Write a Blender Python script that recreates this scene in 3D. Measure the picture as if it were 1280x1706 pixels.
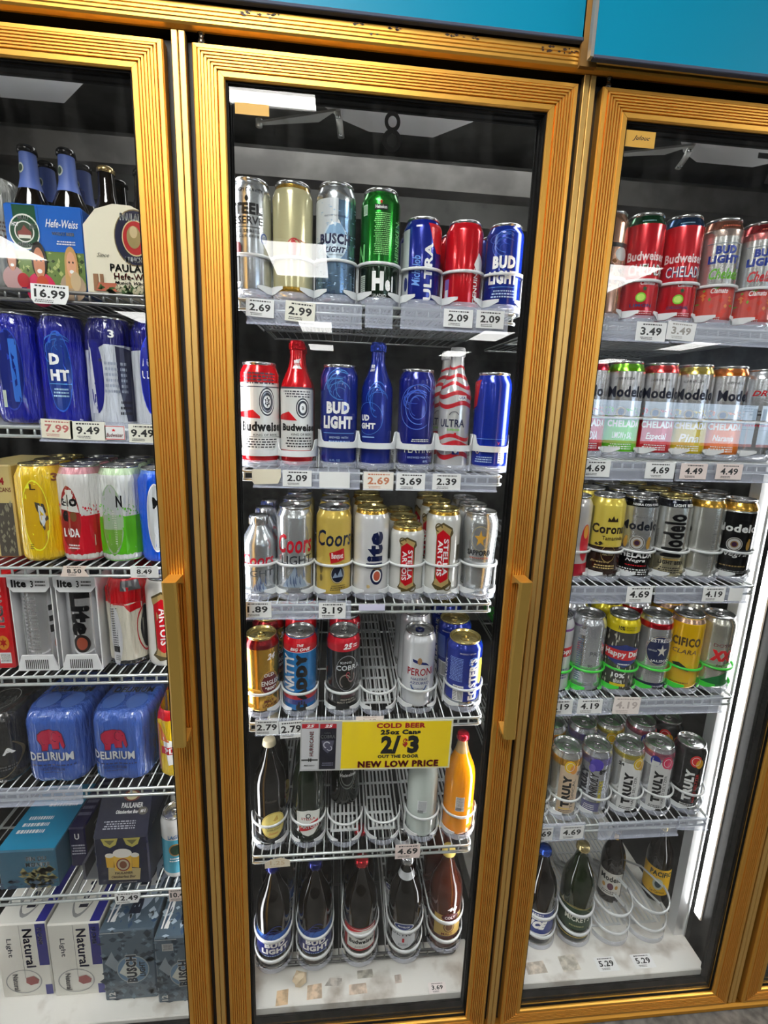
import bpy, math, random
from mathutils import Vector, Matrix
from mathutils.geometry import tessellate_polygon
random.seed(7)
PI = math.pi
for o in list(bpy.data.objects): bpy.data.objects.remove(o)
SC = bpy.context.scene
COL = SC.collection

# ---------------------------------------------------------------- camera, world, lights, exposure
cd = bpy.data.cameras.new('camera'); cam = bpy.data.objects.new('camera', cd); COL.objects.link(cam)
F = 802.9
cd.sensor_fit = 'HORIZONTAL'; cd.sensor_width = 36; cd.lens = F*36/1280; cd.clip_start = .02
CAM = Vector((.2509, -.8938, 1.55))
def rx(a): return Matrix.Rotation(a, 3, 'X')
Rm = Matrix.Rotation(-.10121, 3, 'Z') @ rx(-.20535) @ Matrix.Rotation(-.03564, 3, 'Y')
M3 = Rm @ rx(PI/2)
cam.matrix_world = Matrix.Translation(CAM) @ M3.to_4x4()
SC.camera = cam
w = bpy.data.worlds.new('world'); SC.world = w; w.use_nodes = True
w.node_tree.nodes['Background'].inputs[0].default_value = (.75, .85, 1, 1)
w.node_tree.nodes['Background'].inputs[1].default_value = .3
SC.view_settings.view_transform = 'Standard'; SC.view_settings.look = 'None'
SC.view_settings.exposure = 0; SC.view_settings.gamma = 1
SC.view_settings.use_curve_mapping = False
CEIL_NEAR = 30     # emission of the row nearest the doors, raised to brighten the frame tops
CEIL_W = 16        # emission of the ceiling light diffusers
LED_W = 14         # emission of the light strips inside the cooler
LEDS = [(-.66, 1), (0, -1), (0, 1), (.66, -1), (.66, 1), (1.32, -1)]     # post, side the strip sits on

# ---------------------------------------------------------------- materials
MATS = {}
def nt(name):
    m = bpy.data.materials.new(name); m.use_nodes = True
    return m, m.node_tree, m.node_tree.nodes['Principled BSDF']
def bump(t, b, sc, st, scale=(1, 1, 1), det=3, dist=.001):
    tc = t.nodes.new('ShaderNodeTexCoord'); mp = t.nodes.new('ShaderNodeMapping'); mp.inputs['Scale'].default_value = scale
    n = t.nodes.new('ShaderNodeTexNoise'); n.inputs['Scale'].default_value = sc; n.inputs['Detail'].default_value = det
    bp = t.nodes.new('ShaderNodeBump'); bp.inputs['Strength'].default_value = st; bp.inputs['Distance'].default_value = dist
    L = t.links.new
    L(tc.outputs['Object'], mp.inputs[0]); L(mp.outputs[0], n.inputs['Vector']); L(n.outputs[0], bp.inputs['Height']); L(bp.outputs[0], b.inputs['Normal'])
    return n
def mottle(t, b, c1, c2, sc, lo=.4, hi=.6, scale=(1, 1, 1), det=5):
    tc = t.nodes.new('ShaderNodeTexCoord'); mp = t.nodes.new('ShaderNodeMapping'); mp.inputs['Scale'].default_value = scale
    n = t.nodes.new('ShaderNodeTexNoise'); n.inputs['Scale'].default_value = sc; n.inputs['Detail'].default_value = det
    r = t.nodes.new('ShaderNodeValToRGB'); e = r.color_ramp.elements
    e[0].position = lo; e[0].color = (*c1, 1); e[1].position = hi; e[1].color = (*c2, 1)
    L = t.links.new
    L(tc.outputs['Object'], mp.inputs[0]); L(mp.outputs[0], n.inputs['Vector']); L(n.outputs[0], r.inputs[0]); L(r.outputs[0], b.inputs['Base Color'])
def lin(c):
    return tuple((v/12.92 if v <= .04045 else ((v+.055)/1.055)**2.4) for v in c)
def mat(kind, c=(.8, .8, .8)):
    k = (kind, tuple(c))
    if k in MATS: return MATS[k]
    m, t, b = nt(kind); I = b.inputs; l = lin(c)
    I['Base Color'].default_value = (*l, 1)
    def S(**q):
        for a, v in q.items(): I[a.replace('_', ' ')].default_value = v
    if kind == 'paint': S(Metallic=.35, Roughness=.2, Coat_Weight=.45, Coat_Roughness=.04)
    elif kind == 'metalpaint': S(Metallic=.75, Roughness=.22, Coat_Weight=.4, Coat_Roughness=.08)
    elif kind == 'silver': S(Metallic=.9, Roughness=.22)
    elif kind == 'print': S(Metallic=.15, Roughness=.3, Coat_Weight=.35, Coat_Roughness=.1)
    elif kind == 'paper': S(Roughness=.55)
    elif kind == 'card': S(Roughness=.35, Coat_Weight=.25); bump(t, b, 60, .15)
    elif kind == 'wrap': S(Roughness=.16, Coat_Weight=.8, Coat_Roughness=.05, Metallic=.1); bump(t, b, 1, 1.0, (85, 85, 16), 4, .009)
    elif kind == 'plastic': S(Roughness=.3, Alpha=.88, Subsurface_Weight=.0, Coat_Weight=.3)
    elif kind == 'clear': S(Roughness=.12, Alpha=.3, Coat_Weight=.5)
    elif kind == 'gloss': S(Roughness=.05, Coat_Weight=.4, Specular_IOR_Level=.5)
    elif kind == 'black': S(Roughness=.6, Specular_IOR_Level=.08)
    elif kind == 'dark': S(Roughness=.6); mottle(t, b, tuple(v*.8 for v in l), tuple(v*1.3 for v in l), 9)
    elif kind == 'wire': S(Roughness=.3, Metallic=.55); bump(t, b, 200, .1)
    elif kind == 'gold':
        S(Metallic=.88, Roughness=.43)
    elif kind == 'teal':
        S(Roughness=.45, Specular_IOR_Level=.2)
    elif kind == 'glassy':     # tinted bottle glass: part lets light through, part shines
        tr = t.nodes.new('ShaderNodeBsdfTransparent'); tr.inputs[0].default_value = (*l, 1)
        mx = t.nodes.new('ShaderNodeMixShader'); mx.inputs[0].default_value = .62
        I['Base Color'].default_value = (*(v*.35 for v in l), 1); S(Roughness=.04, Coat_Weight=1)
        t.links.new(tr.outputs[0], mx.inputs[1]); t.links.new(b.outputs[0], mx.inputs[2])
        t.links.new(mx.outputs[0], t.nodes['Material Output'].inputs[0])
    elif kind == 'emit':
        I['Emission Color'].default_value = (*l, 1); I['Emission Strength'].default_value = 1
    MATS[k] = m
    return m
def emit(c, s):
    k = ('em', c, s)
    if k not in MATS:
        m, t, b = nt('lamp_glow'); b.inputs['Emission Color'].default_value = (*c, 1); b.inputs['Emission Strength'].default_value = s
        b.inputs['Base Color'].default_value = (.8, .8, .8, 1); MATS[k] = m
    return MATS[k]
def dirty(name, c1, c2, sc, lo, hi, rough=.5):
    m, t, b = nt(name); b.inputs['Roughness'].default_value = rough; mottle(t, b, lin(c1), lin(c2), sc, lo, hi, det=8); return m
M_GOLD = mat('gold', (.91, .69, .32)); M_GOLDP = mat('gold', (.90, .74, .44)); M_GOLDH = mat('gold', (.87, .72, .38))
M_BLACK = mat('black', (.06, .06, .06)); M_MUL = mat('dark', (.045, .045, .045)); M_DARK = mat('dark', (.17, .17, .17))
M_WIRE = mat('wire', (.78, .80, .80)); M_PLA = mat('plastic', (.93, .94, .95)); M_GRN = mat('plastic', (.25, .88, .25))
M_CLR = mat('clear', (.84, .86, .93)); M_SIL = mat('silver', (.86, .87, .88)); M_LID = mat('silver', (.80, .80, .80))
M_GLID = mat('silver', (.85, .78, .52))
M_WHITE = mat('paper', (.96, .96, .96))
M_SLAB = dirty('stained_white_steel', (.93, .92, .90), (.62, .56, .50), 13, .52, .78)
M_CONC = dirty('rough_concrete', (.30, .30, .29), (.46, .45, .44), 40, .35, .65, .9)
def pane_mat():
    m, t, b = nt('door_glass'); N = t.nodes.new; L = t.links.new
    tr = N('ShaderNodeBsdfTransparent'); tr.inputs[0].default_value = (.97, .98, .98, 1)
    gl = N('ShaderNodeBsdfGlossy'); gl.inputs['Roughness'].default_value = .0
    lw = N('ShaderNodeLayerWeight'); lw.inputs[0].default_value = .5
    p = N('ShaderNodeMath'); p.operation = 'POWER'; p.inputs[1].default_value = 4.0
    a = N('ShaderNodeMath'); a.operation = 'MULTIPLY_ADD'; a.inputs[1].default_value = .8; a.inputs[2].default_value = .032
    mx = N('ShaderNodeMixShader')
    L(lw.outputs['Facing'], p.inputs[0]); L(p.outputs[0], a.inputs[0]); L(a.outputs[0], mx.inputs[0])
    L(tr.outputs[0], mx.inputs[1]); L(gl.outputs[0], mx.inputs[2])
    # faint smears of dust on the glass
    df = N('ShaderNodeBsdfDiffuse'); df.inputs[0].default_value = (.8, .8, .8, 1)
    tc = N('ShaderNodeTexCoord'); mp = N('ShaderNodeMapping'); mp.inputs['Scale'].default_value = (16, 1, 2.5)
    n = N('ShaderNodeTexNoise'); n.inputs['Scale'].default_value = 1.5; n.inputs['Detail'].default_value = 7
    r = N('ShaderNodeMapRange'); r.inputs[1].default_value = .5; r.inputs[2].default_value = .85; r.inputs[3].default_value = .001; r.inputs[4].default_value = .016
    m2 = N('ShaderNodeMixShader')
    L(tc.outputs['Object'], mp.inputs[0]); L(mp.outputs[0], n.inputs['Vector']); L(n.outputs[0], r.inputs[0]); L(r.outputs[0], m2.inputs[0])
    L(mx.outputs[0], m2.inputs[1]); L(df.outputs[0], m2.inputs[2]); L(m2.outputs[0], t.nodes['Material Output'].inputs[0])
    return m
M_PANE = pane_mat()

# ---------------------------------------------------------------- mesh building
class MB:
    def __init__(s): s.v = []; s.f = []; s.m = []; s.sm = []; s.mats = []
    def mi(s, m):
        if m not in s.mats: s.mats.append(m)
        return s.mats.index(m)
    def face(s, idx, m, sm=False): s.f.append(idx); s.m.append(s.mi(m)); s.sm.append(sm)
    def add(s, vs): k = len(s.v); s.v += [tuple(v) for v in vs]; return k
    def box(s, a, b, m, bev=0):
        x0, y0, z0 = a; x1, y1, z1 = b
        if bev:
            e = bev; k = s.add([])
            pts = []
            for (z, i) in ((z0, e), (z0+e, 0), (z1-e, 0), (z1, e)):
                pts.append([(x0+i+(0 if i else e), y0+i), (x1-i-(0 if i else e), y0+i), (x1-i, y0+i+(0 if i else e)), (x1-i, y1-i-(0 if i else e)), (x1-i-(0 if i else e), y1-i), (x0+i+(0 if i else e), y1-i), (x0+i, y1-i-(0 if i else e)), (x0+i, y0+i+(0 if i else e))])
            k = s.add([(p[0], p[1], z) for z, r in zip((z0, z0+e, z1-e, z1), pts) for p in r])
            for j in range(3):
                for i in range(8):
                    s.face([k+j*8+i, k+j*8+(i+1) % 8, k+(j+1)*8+(i+1) % 8, k+(j+1)*8+i], m)
            s.face([k+7-i for i in range(8)], m); s.face([k+24+i for i in range(8)], m)
            return s
        k = s.add([(x0, y0, z0), (x1, y0, z0), (x1, y1, z0), (x0, y1, z0), (x0, y0, z1), (x1, y0, z1), (x1, y1, z1), (x0, y1, z1)])
        for q in ((0, 3, 2, 1), (4, 5, 6, 7), (0, 1, 5, 4), (1, 2, 6, 5), (2, 3, 7, 6), (3, 0, 4, 7)): s.face([k+i for i in q], m)
        return s
    def rings(s, rings, m, closed=True, cap=False, sm=True, mf=None):
        n = len(rings[0]); k = s.add([p for r in rings for p in r])
        for j in range(len(rings)-1):
            for i in range(n if closed else n-1):
                a = i; b = (i+1) % n
                s.face([k+j*n+a, k+j*n+b, k+(j+1)*n+b, k+(j+1)*n+a], mf(j) if mf else m, sm)
        if cap:
            s.face([k+n-1-i for i in range(n)], mf(0) if mf else m); s.face([k+(len(rings)-1)*n+i for i in range(n)], mf(len(rings)-2) if mf else m)
        return s
    def lathe(s, prof, m, c=(0, 0, 0), n=40, L=0, mf=None):   # L stretches the back half away (stadium footprint)
        rs = []
        for r, z in prof:
            rs.append([(c[0]+r*math.sin(a), c[1]-r*math.cos(a)+(L if math.cos(a) < -1e-6 else 0), c[2]+z) for a in (2*PI*i/n for i in range(n))])
        return s.rings(rs, m, mf=mf)
    def tube(s, path, r, m, n=8, cap=True):
        P = [Vector(p) for p in path]; rs = []; up = Vector((0, 0, 1))
        for i, p in enumerate(P):
            d = (P[min(i+1, len(P)-1)]-P[max(i-1, 0)]).normalized()
            if abs(d.dot(up)) > .95: up2 = Vector((1, 0, 0))
            else: up2 = up
            a = d.cross(up2).normalized(); b = d.cross(a)
            rx_, rz_ = (r if isinstance(r, tuple) else (r, r))
            rs.append([p + a*math.cos(t)*rx_ + b*math.sin(t)*rz_ for t in (2*PI*k/n for k in range(n))])
        return s.rings(rs, m, cap=cap)
    def strip(s, path, h, th, m):   # upright band along a path
        P = [Vector(p) for p in path]; rs = []
        for i, p in enumerate(P):
            d = (P[min(i+1, len(P)-1)]-P[max(i-1, 0)]); d.z = 0; d.normalize(); a = Vector((-d.y, d.x, 0))*th/2; z = Vector((0, 0, h/2))
            rs.append([p-a-z, p+a-z, p+a+z, p-a+z])
        return s.rings(rs, m, cap=True)
    def obj(s, name, parent=None, loc=None):
        me = bpy.data.meshes.new(name); me.from_pydata(s.v, [], s.f)
        for m in s.mats: me.materials.append(m)
        me.polygons.foreach_set('material_index', s.m); me.polygons.foreach_set('use_smooth', s.sm); me.update()
        o = bpy.data.objects.new(name, me); COL.objects.link(o)
        if parent: o.parent = parent
        if loc: o.location = loc
        return o
def tag(o, label, cat, group=None):
    o['label'] = label; o['category'] = cat
    if group: o['group'] = group
    return o
def thing(name, label, cat, loc=(0, 0, 0), group=None):
    o = bpy.data.objects.new(name, None); COL.objects.link(o); o.location = loc; o.empty_display_size = .02
    return tag(o, label, cat, group)
def struct(name, mb):
    o = mb.obj(name); o['kind'] = 'structure'; return o
def dup(o, parent=None):
    c = o.copy(); COL.objects.link(c)
    if parent: c.parent = parent
    for ch in list(o.children): dup(ch, c)
    return c

# ---------------------------------------------------------------- flat artwork wrapped on surfaces
TXT = {}
def textgeo(s, bold=.0, shear=0):
    k = (s, bold, shear)
    if k not in TXT:
        sharp = any(c in s for c in 'MWVANK') and bold > .012; b0 = .012 if sharp else bold
        cu = bpy.data.curves.new('t', 'FONT'); cu.body = s; cu.resolution_u = 2; cu.offset = b0; cu.shear = shear
        cu.space_character = 1.0+bold*2
        o = bpy.data.objects.new('t', cu); me = bpy.data.meshes.new_from_object(o); me.calc_loop_triangles()
        v = [(p.co.x, p.co.y) for p in me.vertices]; t = [tuple(q.vertices) for q in me.loop_triangles]
        if sharp:   # heavy strokes without folding the pointed corners
            n = len(v); e = bold-b0; sh = [(-e, 0), (e, 0), (0, e*.8), (0, -e*.8)]
            v = [(a+p, b+q) for p, q in sh for a, b in v]; t = [tuple(i+n*j for i in q) for j in range(4) for q in t]
        x0 = min(p[0] for p in v); x1 = max(p[0] for p in v); y0 = min(p[1] for p in v); y1 = max(p[1] for p in v)
        v = [((p[0]-x0)/(x1-x0), (p[1]-y0)/(y1-y0)) for p in v]
        bpy.data.objects.remove(o); bpy.data.curves.remove(cu); bpy.data.meshes.remove(me)
        TXT[k] = (v, t)
    return TXT[k]
def poly2(pts):
    t = tessellate_polygon([[Vector((p[0], p[1], 0)) for p in pts]])
    return [list(map(lambda i: pts[i], q)) for q in t]
def clip(poly, ax, v, keep_less):
    out = []; n = len(poly)
    for i in range(n):
        a = poly[i]; b = poly[(i+1) % n]
        ia = (a[ax] <= v) if keep_less else (a[ax] >= v); ib = (b[ax] <= v) if keep_less else (b[ax] >= v)
        if ia: out.append(a)
        if ia != ib:
            t = (v-a[ax])/(b[ax]-a[ax]); out.append((a[0]+t*(b[0]-a[0]), a[1]+t*(b[1]-a[1])))
    return out
def slabs(poly, ax, cuts):
    res = []; cur = poly
    for c in cuts:
        lo = min(p[ax] for p in cur); hi = max(p[ax] for p in cur)
        if c <= lo: continue
        if c >= hi: break
        a = clip(cur, ax, c, True)
        if len(a) > 2: res.append(a)
        cur = clip(cur, ax, c, False)
        if len(cur) < 3: return res
    res.append(cur)
    return res
def T(s, x0, x1, z0, z1, c, rot=0, bold=.02, shear=0): return ('T', s, x0, x1, z0, z1, c, rot, bold, shear)
def L(x0, x1, z0, z1, c): return ('P', [(x0, z0), (x1, z0), (x1, z1), (x0, z1)], c)
def P(pts, c): return ('P', pts, c)
def E(x, z, rx_, rz, c, n=28): return ('P', [(x+rx_*math.cos(2*PI*i/n), z+rz*math.sin(2*PI*i/n)) for i in range(n)], c)
def A(x, z, rx_, rz, th, c, a0=0, a1=2*PI, n=28):  # arc line, th = share of the radius
    a = [a0+(a1-a0)*i/n for i in range(n+1)]
    q = []
    for i in range(n):
        q.append([(x+rx_*k*math.cos(t), z+rz*k*math.sin(t)) for k, t in ((1, a[i]), (1, a[i+1]), (1-th, a[i+1]), (1-th, a[i]))])
    return ('Q', q, c)
def FP(x0, x1, z0, z1, n, c, seed=1):  # lines of fine print
    r = random.Random(seed); q = []; h = (z1-z0)/n
    for i in range(n):
        x = x0+r.random()*(x1-x0)*.12
        while x < x1:
            wd = (x1-x0)*(.03+.09*r.random()); e = min(x+wd, x1)
            z = z0+h*i
            q.append([(x, z+h*.25), (e, z+h*.25), (e, z+h*.75), (x, z+h*.75)]); x += wd+(x1-x0)*.03
    return ('Q', q, c)
def W(x0, x1, z0, z1, amp, c, ph=0, k=5, th=None, n=16):  # wavy stripe
    xs = [x0+(x1-x0)*i/n for i in range(n+1)]
    f = lambda x: amp*math.sin(k*x+ph)
    return ('Q', [[(a, z0+f(a)), (b, z0+f(b)), (b, z1+f(b)), (a, z1+f(a))] for a, b in zip(xs, xs[1:])], c)
def SP(x0, x1, z0, z1, n, sx, sz, c, seed=3):  # scattered flecks
    r = random.Random(seed); q = []
    for i in range(n):
        x = x0+r.random()*(x1-x0); z = z0+r.random()*(z1-z0); a = sx*(.4+r.random()); b = sz*(.4+r.random())
        q.append([(x-a, z), (x, z-b), (x+a, z), (x, z+b)])
    return ('Q', q, c)
def STAR(x, z, rx_, rz, c, n=5, k=.45, a0=PI/2):
    return ('P', [(x+rx_*(1 if i % 2 == 0 else k)*math.cos(a0+PI*i/n), z+rz*(1 if i % 2 == 0 else k)*math.sin(a0+PI*i/n)) for i in range(2*n)], c)
def decals(mb, els, fn, xcuts, zcuts=(), kind='print', off=.00022, step=.00007):
    for li, e in enumerate(els):
        o = off+step*li
        c = e[2] if e[0] != 'T' else e[6]
        m = mat(kind, c) if isinstance(c, tuple) else c
        if e[0] == 'T':
            _, s, x0, x1, z0, z1, c, rot, bold, shear = e
            v, t = textgeo(s, bold, shear)
            def mp(p):
                if rot == 90: return (x1-p[1]*(x1-x0), z0+p[0]*(z1-z0))
                if rot == -90: return (x0+p[1]*(x1-x0), z1-p[0]*(z1-z0))
                return (x0+p[0]*(x1-x0), z0+p[1]*(z1-z0))
            vv = [mp(p) for p in v]; polys = [[vv[i] for i in q] for q in t]
        elif e[0] == 'P': polys = poly2(e[1])
        else: polys = e[1]
        for p in polys:
            for a in slabs(p, 0, xcuts):
                for b in (slabs(a, 1, zcuts) if zcuts else [a]):
                    if len(b) < 3: continue
                    ar = sum(b[i][0]*b[(i+1) % len(b)][1]-b[(i+1) % len(b)][0]*b[i][1] for i in range(len(b)))
                    if ar < 0: b = b[::-1]
                    k = mb.add([fn(x, z, o) for x, z in b]); mb.face(list(range(k, k+len(b))), m)
XC = [i*.16 for i in range(-20, 21)]
def prof_r(prof, z):
    for (r0, z0), (r1, z1) in zip(prof, prof[1:]):
        if z0 <= z <= z1 and z1 > z0: return r0+(r1-r0)*(z-z0)/(z1-z0)
    return prof[-1][0]

# ---------------------------------------------------------------- can and bottle shapes (share of radius, share of height)
CAN = [(0, .012), (.62, .012), (.68, 0), (.76, .004), (.88, .026), (.97, .05), (1, .075), (1, .875), (.985, .893), (.90, .935), (.845, .955), (.835, .964)]
CANLID = [(.835, .962), (.87, .972), (.87, .986), (.845, .993), (.80, .985), (.775, .967), (.72, .96), (.69, .968), (0, .97)]
SAP = [(0, .012), (.62, .012), (.68, 0), (.78, .006), (.8, .03), (.74, .045), (.8, .07), (.84, .12), (.88, .3), (.96, .62), (1, .72), (1, .86), (.985, .885), (.90, .935), (.845, .955), (.835, .964)]
ALB = [(0, .012), (.7, .012), (.78, 0), (.96, .02), (1, .045), (1, .6), (.97, .645), (.86, .69), (.66, .75), (.52, .8), (.44, .85), (.42, .9), (.42, .93)]
ALCAP = [(.44, .925), (.47, .93), (.47, .945), (.44, .95), (.46, .96), (.46, .99), (.42, 1), (0, 1)]
CRS = [(0, .012), (.7, .012), (.78, 0), (.96, .03), (1, .06), (1, .62), (.97, .68), (.84, .75), (.66, .82), (.52, .87), (.5, .89)]
CRSCAP = [(.52, .885), (.55, .89), (.55, .985), (.5, 1), (0, 1)]
GLS = [(0, .02), (.7, .02), (.82, 0), (.96, .015), (1, .04), (1, .52), (.99, .57), (.95, .62), (.84, .685), (.64, .75), (.48, .81), (.37, .87), (.31, .93), (.35, .94), (.35, .955)]
GLCAP = [(.36, .94), (.42, .945), (.41, .965), (.38, .99), (.33, 1), (0, 1)]
SHAPES = {'can': (CAN, CANLID), 'sap': (SAP, CANLID), 'alb': (ALB, ALCAP), 'crs': (CRS, CRSCAP), 'gls': (GLS, GLCAP)}
NAMES = {'can': ('beer_can', 'can'), 'sap': ('beer_can', 'can'), 'alb': ('aluminum_bottle', 'bottle'), 'crs': ('aluminum_bottle', 'bottle'), 'gls': ('beer_bottle', 'bottle')}
def refine(prof, zs):
    out = []
    for (r0, z0), (r1, z1) in zip(prof, prof[1:]):
        out.append((r0, z0))
        for z in sorted(zs):
            if z0+1e-4 < z < z1-1e-4: out.append((r0+(r1-r0)*(z-z0)/(z1-z0), z))
    out.append(prof[-1]); return out
def face_angle(x, y): return math.atan2(CAM.x-x, y-CAM.y)   # turn that shows the artwork as the photo does
def vessel(shape, label, x, y, z, R, H, base, bands, els, kind='paint', lidm=None, tabc=None, tilt=0, group=None, back=0, bstep=.077, L_=0, pr='print'):
    body, lid = SHAPES[shape]
    name, cat = NAMES[shape]
    t = thing(name, label, cat, (x, y, z), group)
    t.rotation_euler = (math.radians(tilt), 0, face_angle(x, y))
    bm = mat(kind, base); bd = [(a, b, mat(kind if k == 0 else k, c)) for a, b, c, k in [(q+(0,))[:4] for q in bands]]
    pf = refine(body, [q for b in bd for q in b[:2]])
    def mf(j):
        zc = (pf[j][1]+pf[j+1][1])/2
        for a, b, m in bd:
            if a <= zc <= b: return m
        if zc < .03 and shape in ('can', 'sap'): return M_SIL
        return bm
    mb = MB(); mb.lathe([(r*R, q*H) for r, q in pf], bm, mf=mf)
    zb = [q for _, q in body if .05 < q < .93]
    def fn(a, q, o):
        r = prof_r(body, min(max(q, .001), .93))*R+o
        return (r*math.sin(a), -r*math.cos(a), q*H)
    zc = [] if shape == 'can' else sorted(set([z for z in zb]+[.6+.02*i for i in range(16)]))
    if shape == 'can': zc = [.05, .075, .875, .893]
    decals(mb, els, fn, XC, zc, pr)
    mb.obj('body', t)
    if shape in ('can', 'sap'):
        lm = lidm or M_LID
        lb = MB(); lb.lathe([(r*R, q*H) for r, q in lid], lm, n=32); l = lb.obj('lid', t)
        tb = MB(); tm = mat('silver', tabc) if tabc else lm
        h = .974*H
        tb.tube([(.22*R*math.sin(a), -.12*R-.26*R*math.cos(a), h+.0012) for a in (2*PI*i/12 for i in range(13))], (.0022, .0009), tm, 6, False)
        tb.lathe([(0, 0), (.11*R, 0), (.11*R, .0022), (0, .0026)], tm, (0, .06*R, h), 10)
        tb.obj('pull_tab', l)
    else:
        cb = MB(); cm = lidm or M_SIL
        pr2 = [(r*R, q*H) for r, q in lid]; cb.lathe(pr2, cm, n=28)
        for i in range(28):
            a = 2*PI*i/28; r = pr2[3][0] if shape == 'gls' else pr2[2][0]
            cb.box((r*math.sin(a)-.0006, -r*math.cos(a)-.0006, lid[1][1]*H), (r*math.sin(a)+.0006, -r*math.cos(a)+.0006, lid[-3][1]*H-.003), cm)
        cb.obj('cap', t)
    return t

# colours
BLK = (.05, .05, .06); WHT = (.97, .97, .97); NAVY = (.04, .09, .28); RED = (.82, .06, .12); BLU = (.04, .16, .66); GLD = (.83, .65, .25); SLV = (.80, .82, .84)
CRM = (.80, .77, .60); MAR = (.40, .05, .08); GRN = (.07, .42, .13); LGN = (.45, .80, .12); YEL = (.96, .82, .10); ORG = (.93, .50, .08); SKY = (.15, .62, .85); GRY = (.55, .57, .60)
PNK = (.85, .25, .35); BRN = (.16, .09, .05)

# ---------------------------------------------------------------- the shop around the cooler
XL, XR, YB, ZC = -7.0, 15.0, -13.0, 3.05
struct('floor', MB().box((XL, YB, -.1), (XR, -.0, .022), M_CONC))
struct('ceiling', MB().box((XL, YB, ZC), (XR, 0, ZC+.1), mat('paper', (.62, .62, .60))))
wl = mat('paper', (.62, .60, .56)); wd = mat('paper', (.36, .35, .33))
struct('wall_left', MB().box((XL-.1, YB, 0), (XL, 0, ZC), wd))
struct('wall_right', MB().box((XR, YB, 0), (XR+.1, 0, ZC), wd))
mb = MB(); mb.box((XL, YB-.1, 0), (7.4, YB, ZC), wd); mb.box((7.4, YB-.1, 0), (XR, YB, .6), wd); mb.box((7.4, YB-.1, 2.12), (XR, YB, ZC), wd)
struct('wall_rear', mb)
DAY = emit((.62, .80, 1.0), 8)
for i in range(4):
    x0 = 7.4+i*1.9; mb = MB()
    for a, b in (((x0, -13.06, .6), (x0+.05, -12.98, 2.12)), ((x0+1.85, -13.06, .6), (x0+1.9, -12.98, 2.12)), ((x0+.05, -13.06, 1.62), (x0+1.85, -12.98, 1.68))): mb.box(a, b, mat('black', (.3, .3, .3)))
    mb.box((x0+.05, -13.04, .6), (x0+1.85, -13.03, 2.12), DAY)
    mb.box((x0+.05, -13.029, .6), (x0+1.85, -13.025, .95), emit((.85, .30, .32), 4))
    struct('window_%d' % (i+1), mb)
mb = MB(); mb.box((XL, 0, 0), (-.672, .05, 2.12), M_DARK); mb.box((2.6, 0, 0), (XR, .05, 2.12), M_DARK); mb.box((XL, 0, 2.136), (XR, .05, ZC), M_DARK)
struct('wall_front', mb)
LGT = emit((1, .985, .95), CEIL_W); LGNEAR = emit((1, .975, .92), CEIL_NEAR)
def ceiling_light(x, y, where, glow):
    t = thing('ceiling_light', 'ceiling light panel, '+where, 'ceiling light', (x, y, ZC), 'ceiling light panels of the shop')
    mb = MB()
    for a, b in (((-.31, -.61, -.02), (-.29, .61, 0)), ((.29, -.61, -.02), (.31, .61, 0)), ((-.29, -.61, -.02), (.29, -.59, 0)), ((-.29, .59, -.02), (.29, .61, 0))): mb.box(a, b, M_WHITE)
    mb.obj('light_frame', t); MB().box((-.29, -.59, -.012), (.29, .59, -.003), glow).obj('diffuser', t)
ROWN = {-1.35: 'nearest the doors', -4.55: 'second line from the doors', -8.6: 'third line from the doors', -11.6: 'by the shop windows'}
for y in ROWN:
    for x, wn in ((-3.2, 'left of the doors'), (-.17, 'facing the middle door'), (3.15, 'right of the doors'), (7.2, 'far to the right')):
        ceiling_light(x, y, ROWN[y]+', '+wn, LGNEAR if y > -2 else LGT)
t = thing('shade_shelf', 'added unseen dark shelving unit across the aisle, shading the lower cooler doors', 'shelving', (0, -2.9, .022))  # out-of-view shelving added to keep far ceiling light off the lower frames
MB().box((-6, 0, 0), (8, .8, .16), M_DARK).obj('base_cabinet', t); MB().box((-6, .38, .161), (8, .42, 1.36), M_DARK).obj('back_panel', t)
for k in range(3): MB().box((-6, .421, .45+k*.32), (8, .76, .48+k*.32), mat('dark', (.3, .3, .29))).obj('shelf_board', t)
# inside of the walk-in cooler
CK = mat('dark', (.40, .40, .39))
struct('wall_cooler_rear', MB().box((-2.4, 2.4, 0), (3.4, 2.5, 2.6), CK))
struct('wall_cooler_left', MB().box((-2.5, .05, 0), (-2.4, 2.5, 2.6), CK))
struct('wall_cooler_right', MB().box((3.4, .05, 0), (3.5, 2.5, 2.6), CK))
struct('ceiling_cooler', MB().box((-2.5, .05, 2.45), (3.5, 2.5, 2.6), CK))
struct('floor_cooler', MB().box((-2.5, .05, -.1), (3.5, 2.5, .04), M_DARK))
struct('trim_1', MB().box((-2.4, .60, 2.165), (3.4, .66, 2.23), mat('dark', (.50, .49, .48))))
struct('trim_2', MB().box((-2.4, .95, 2.20), (3.4, 1.35, 2.40), CK))

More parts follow.
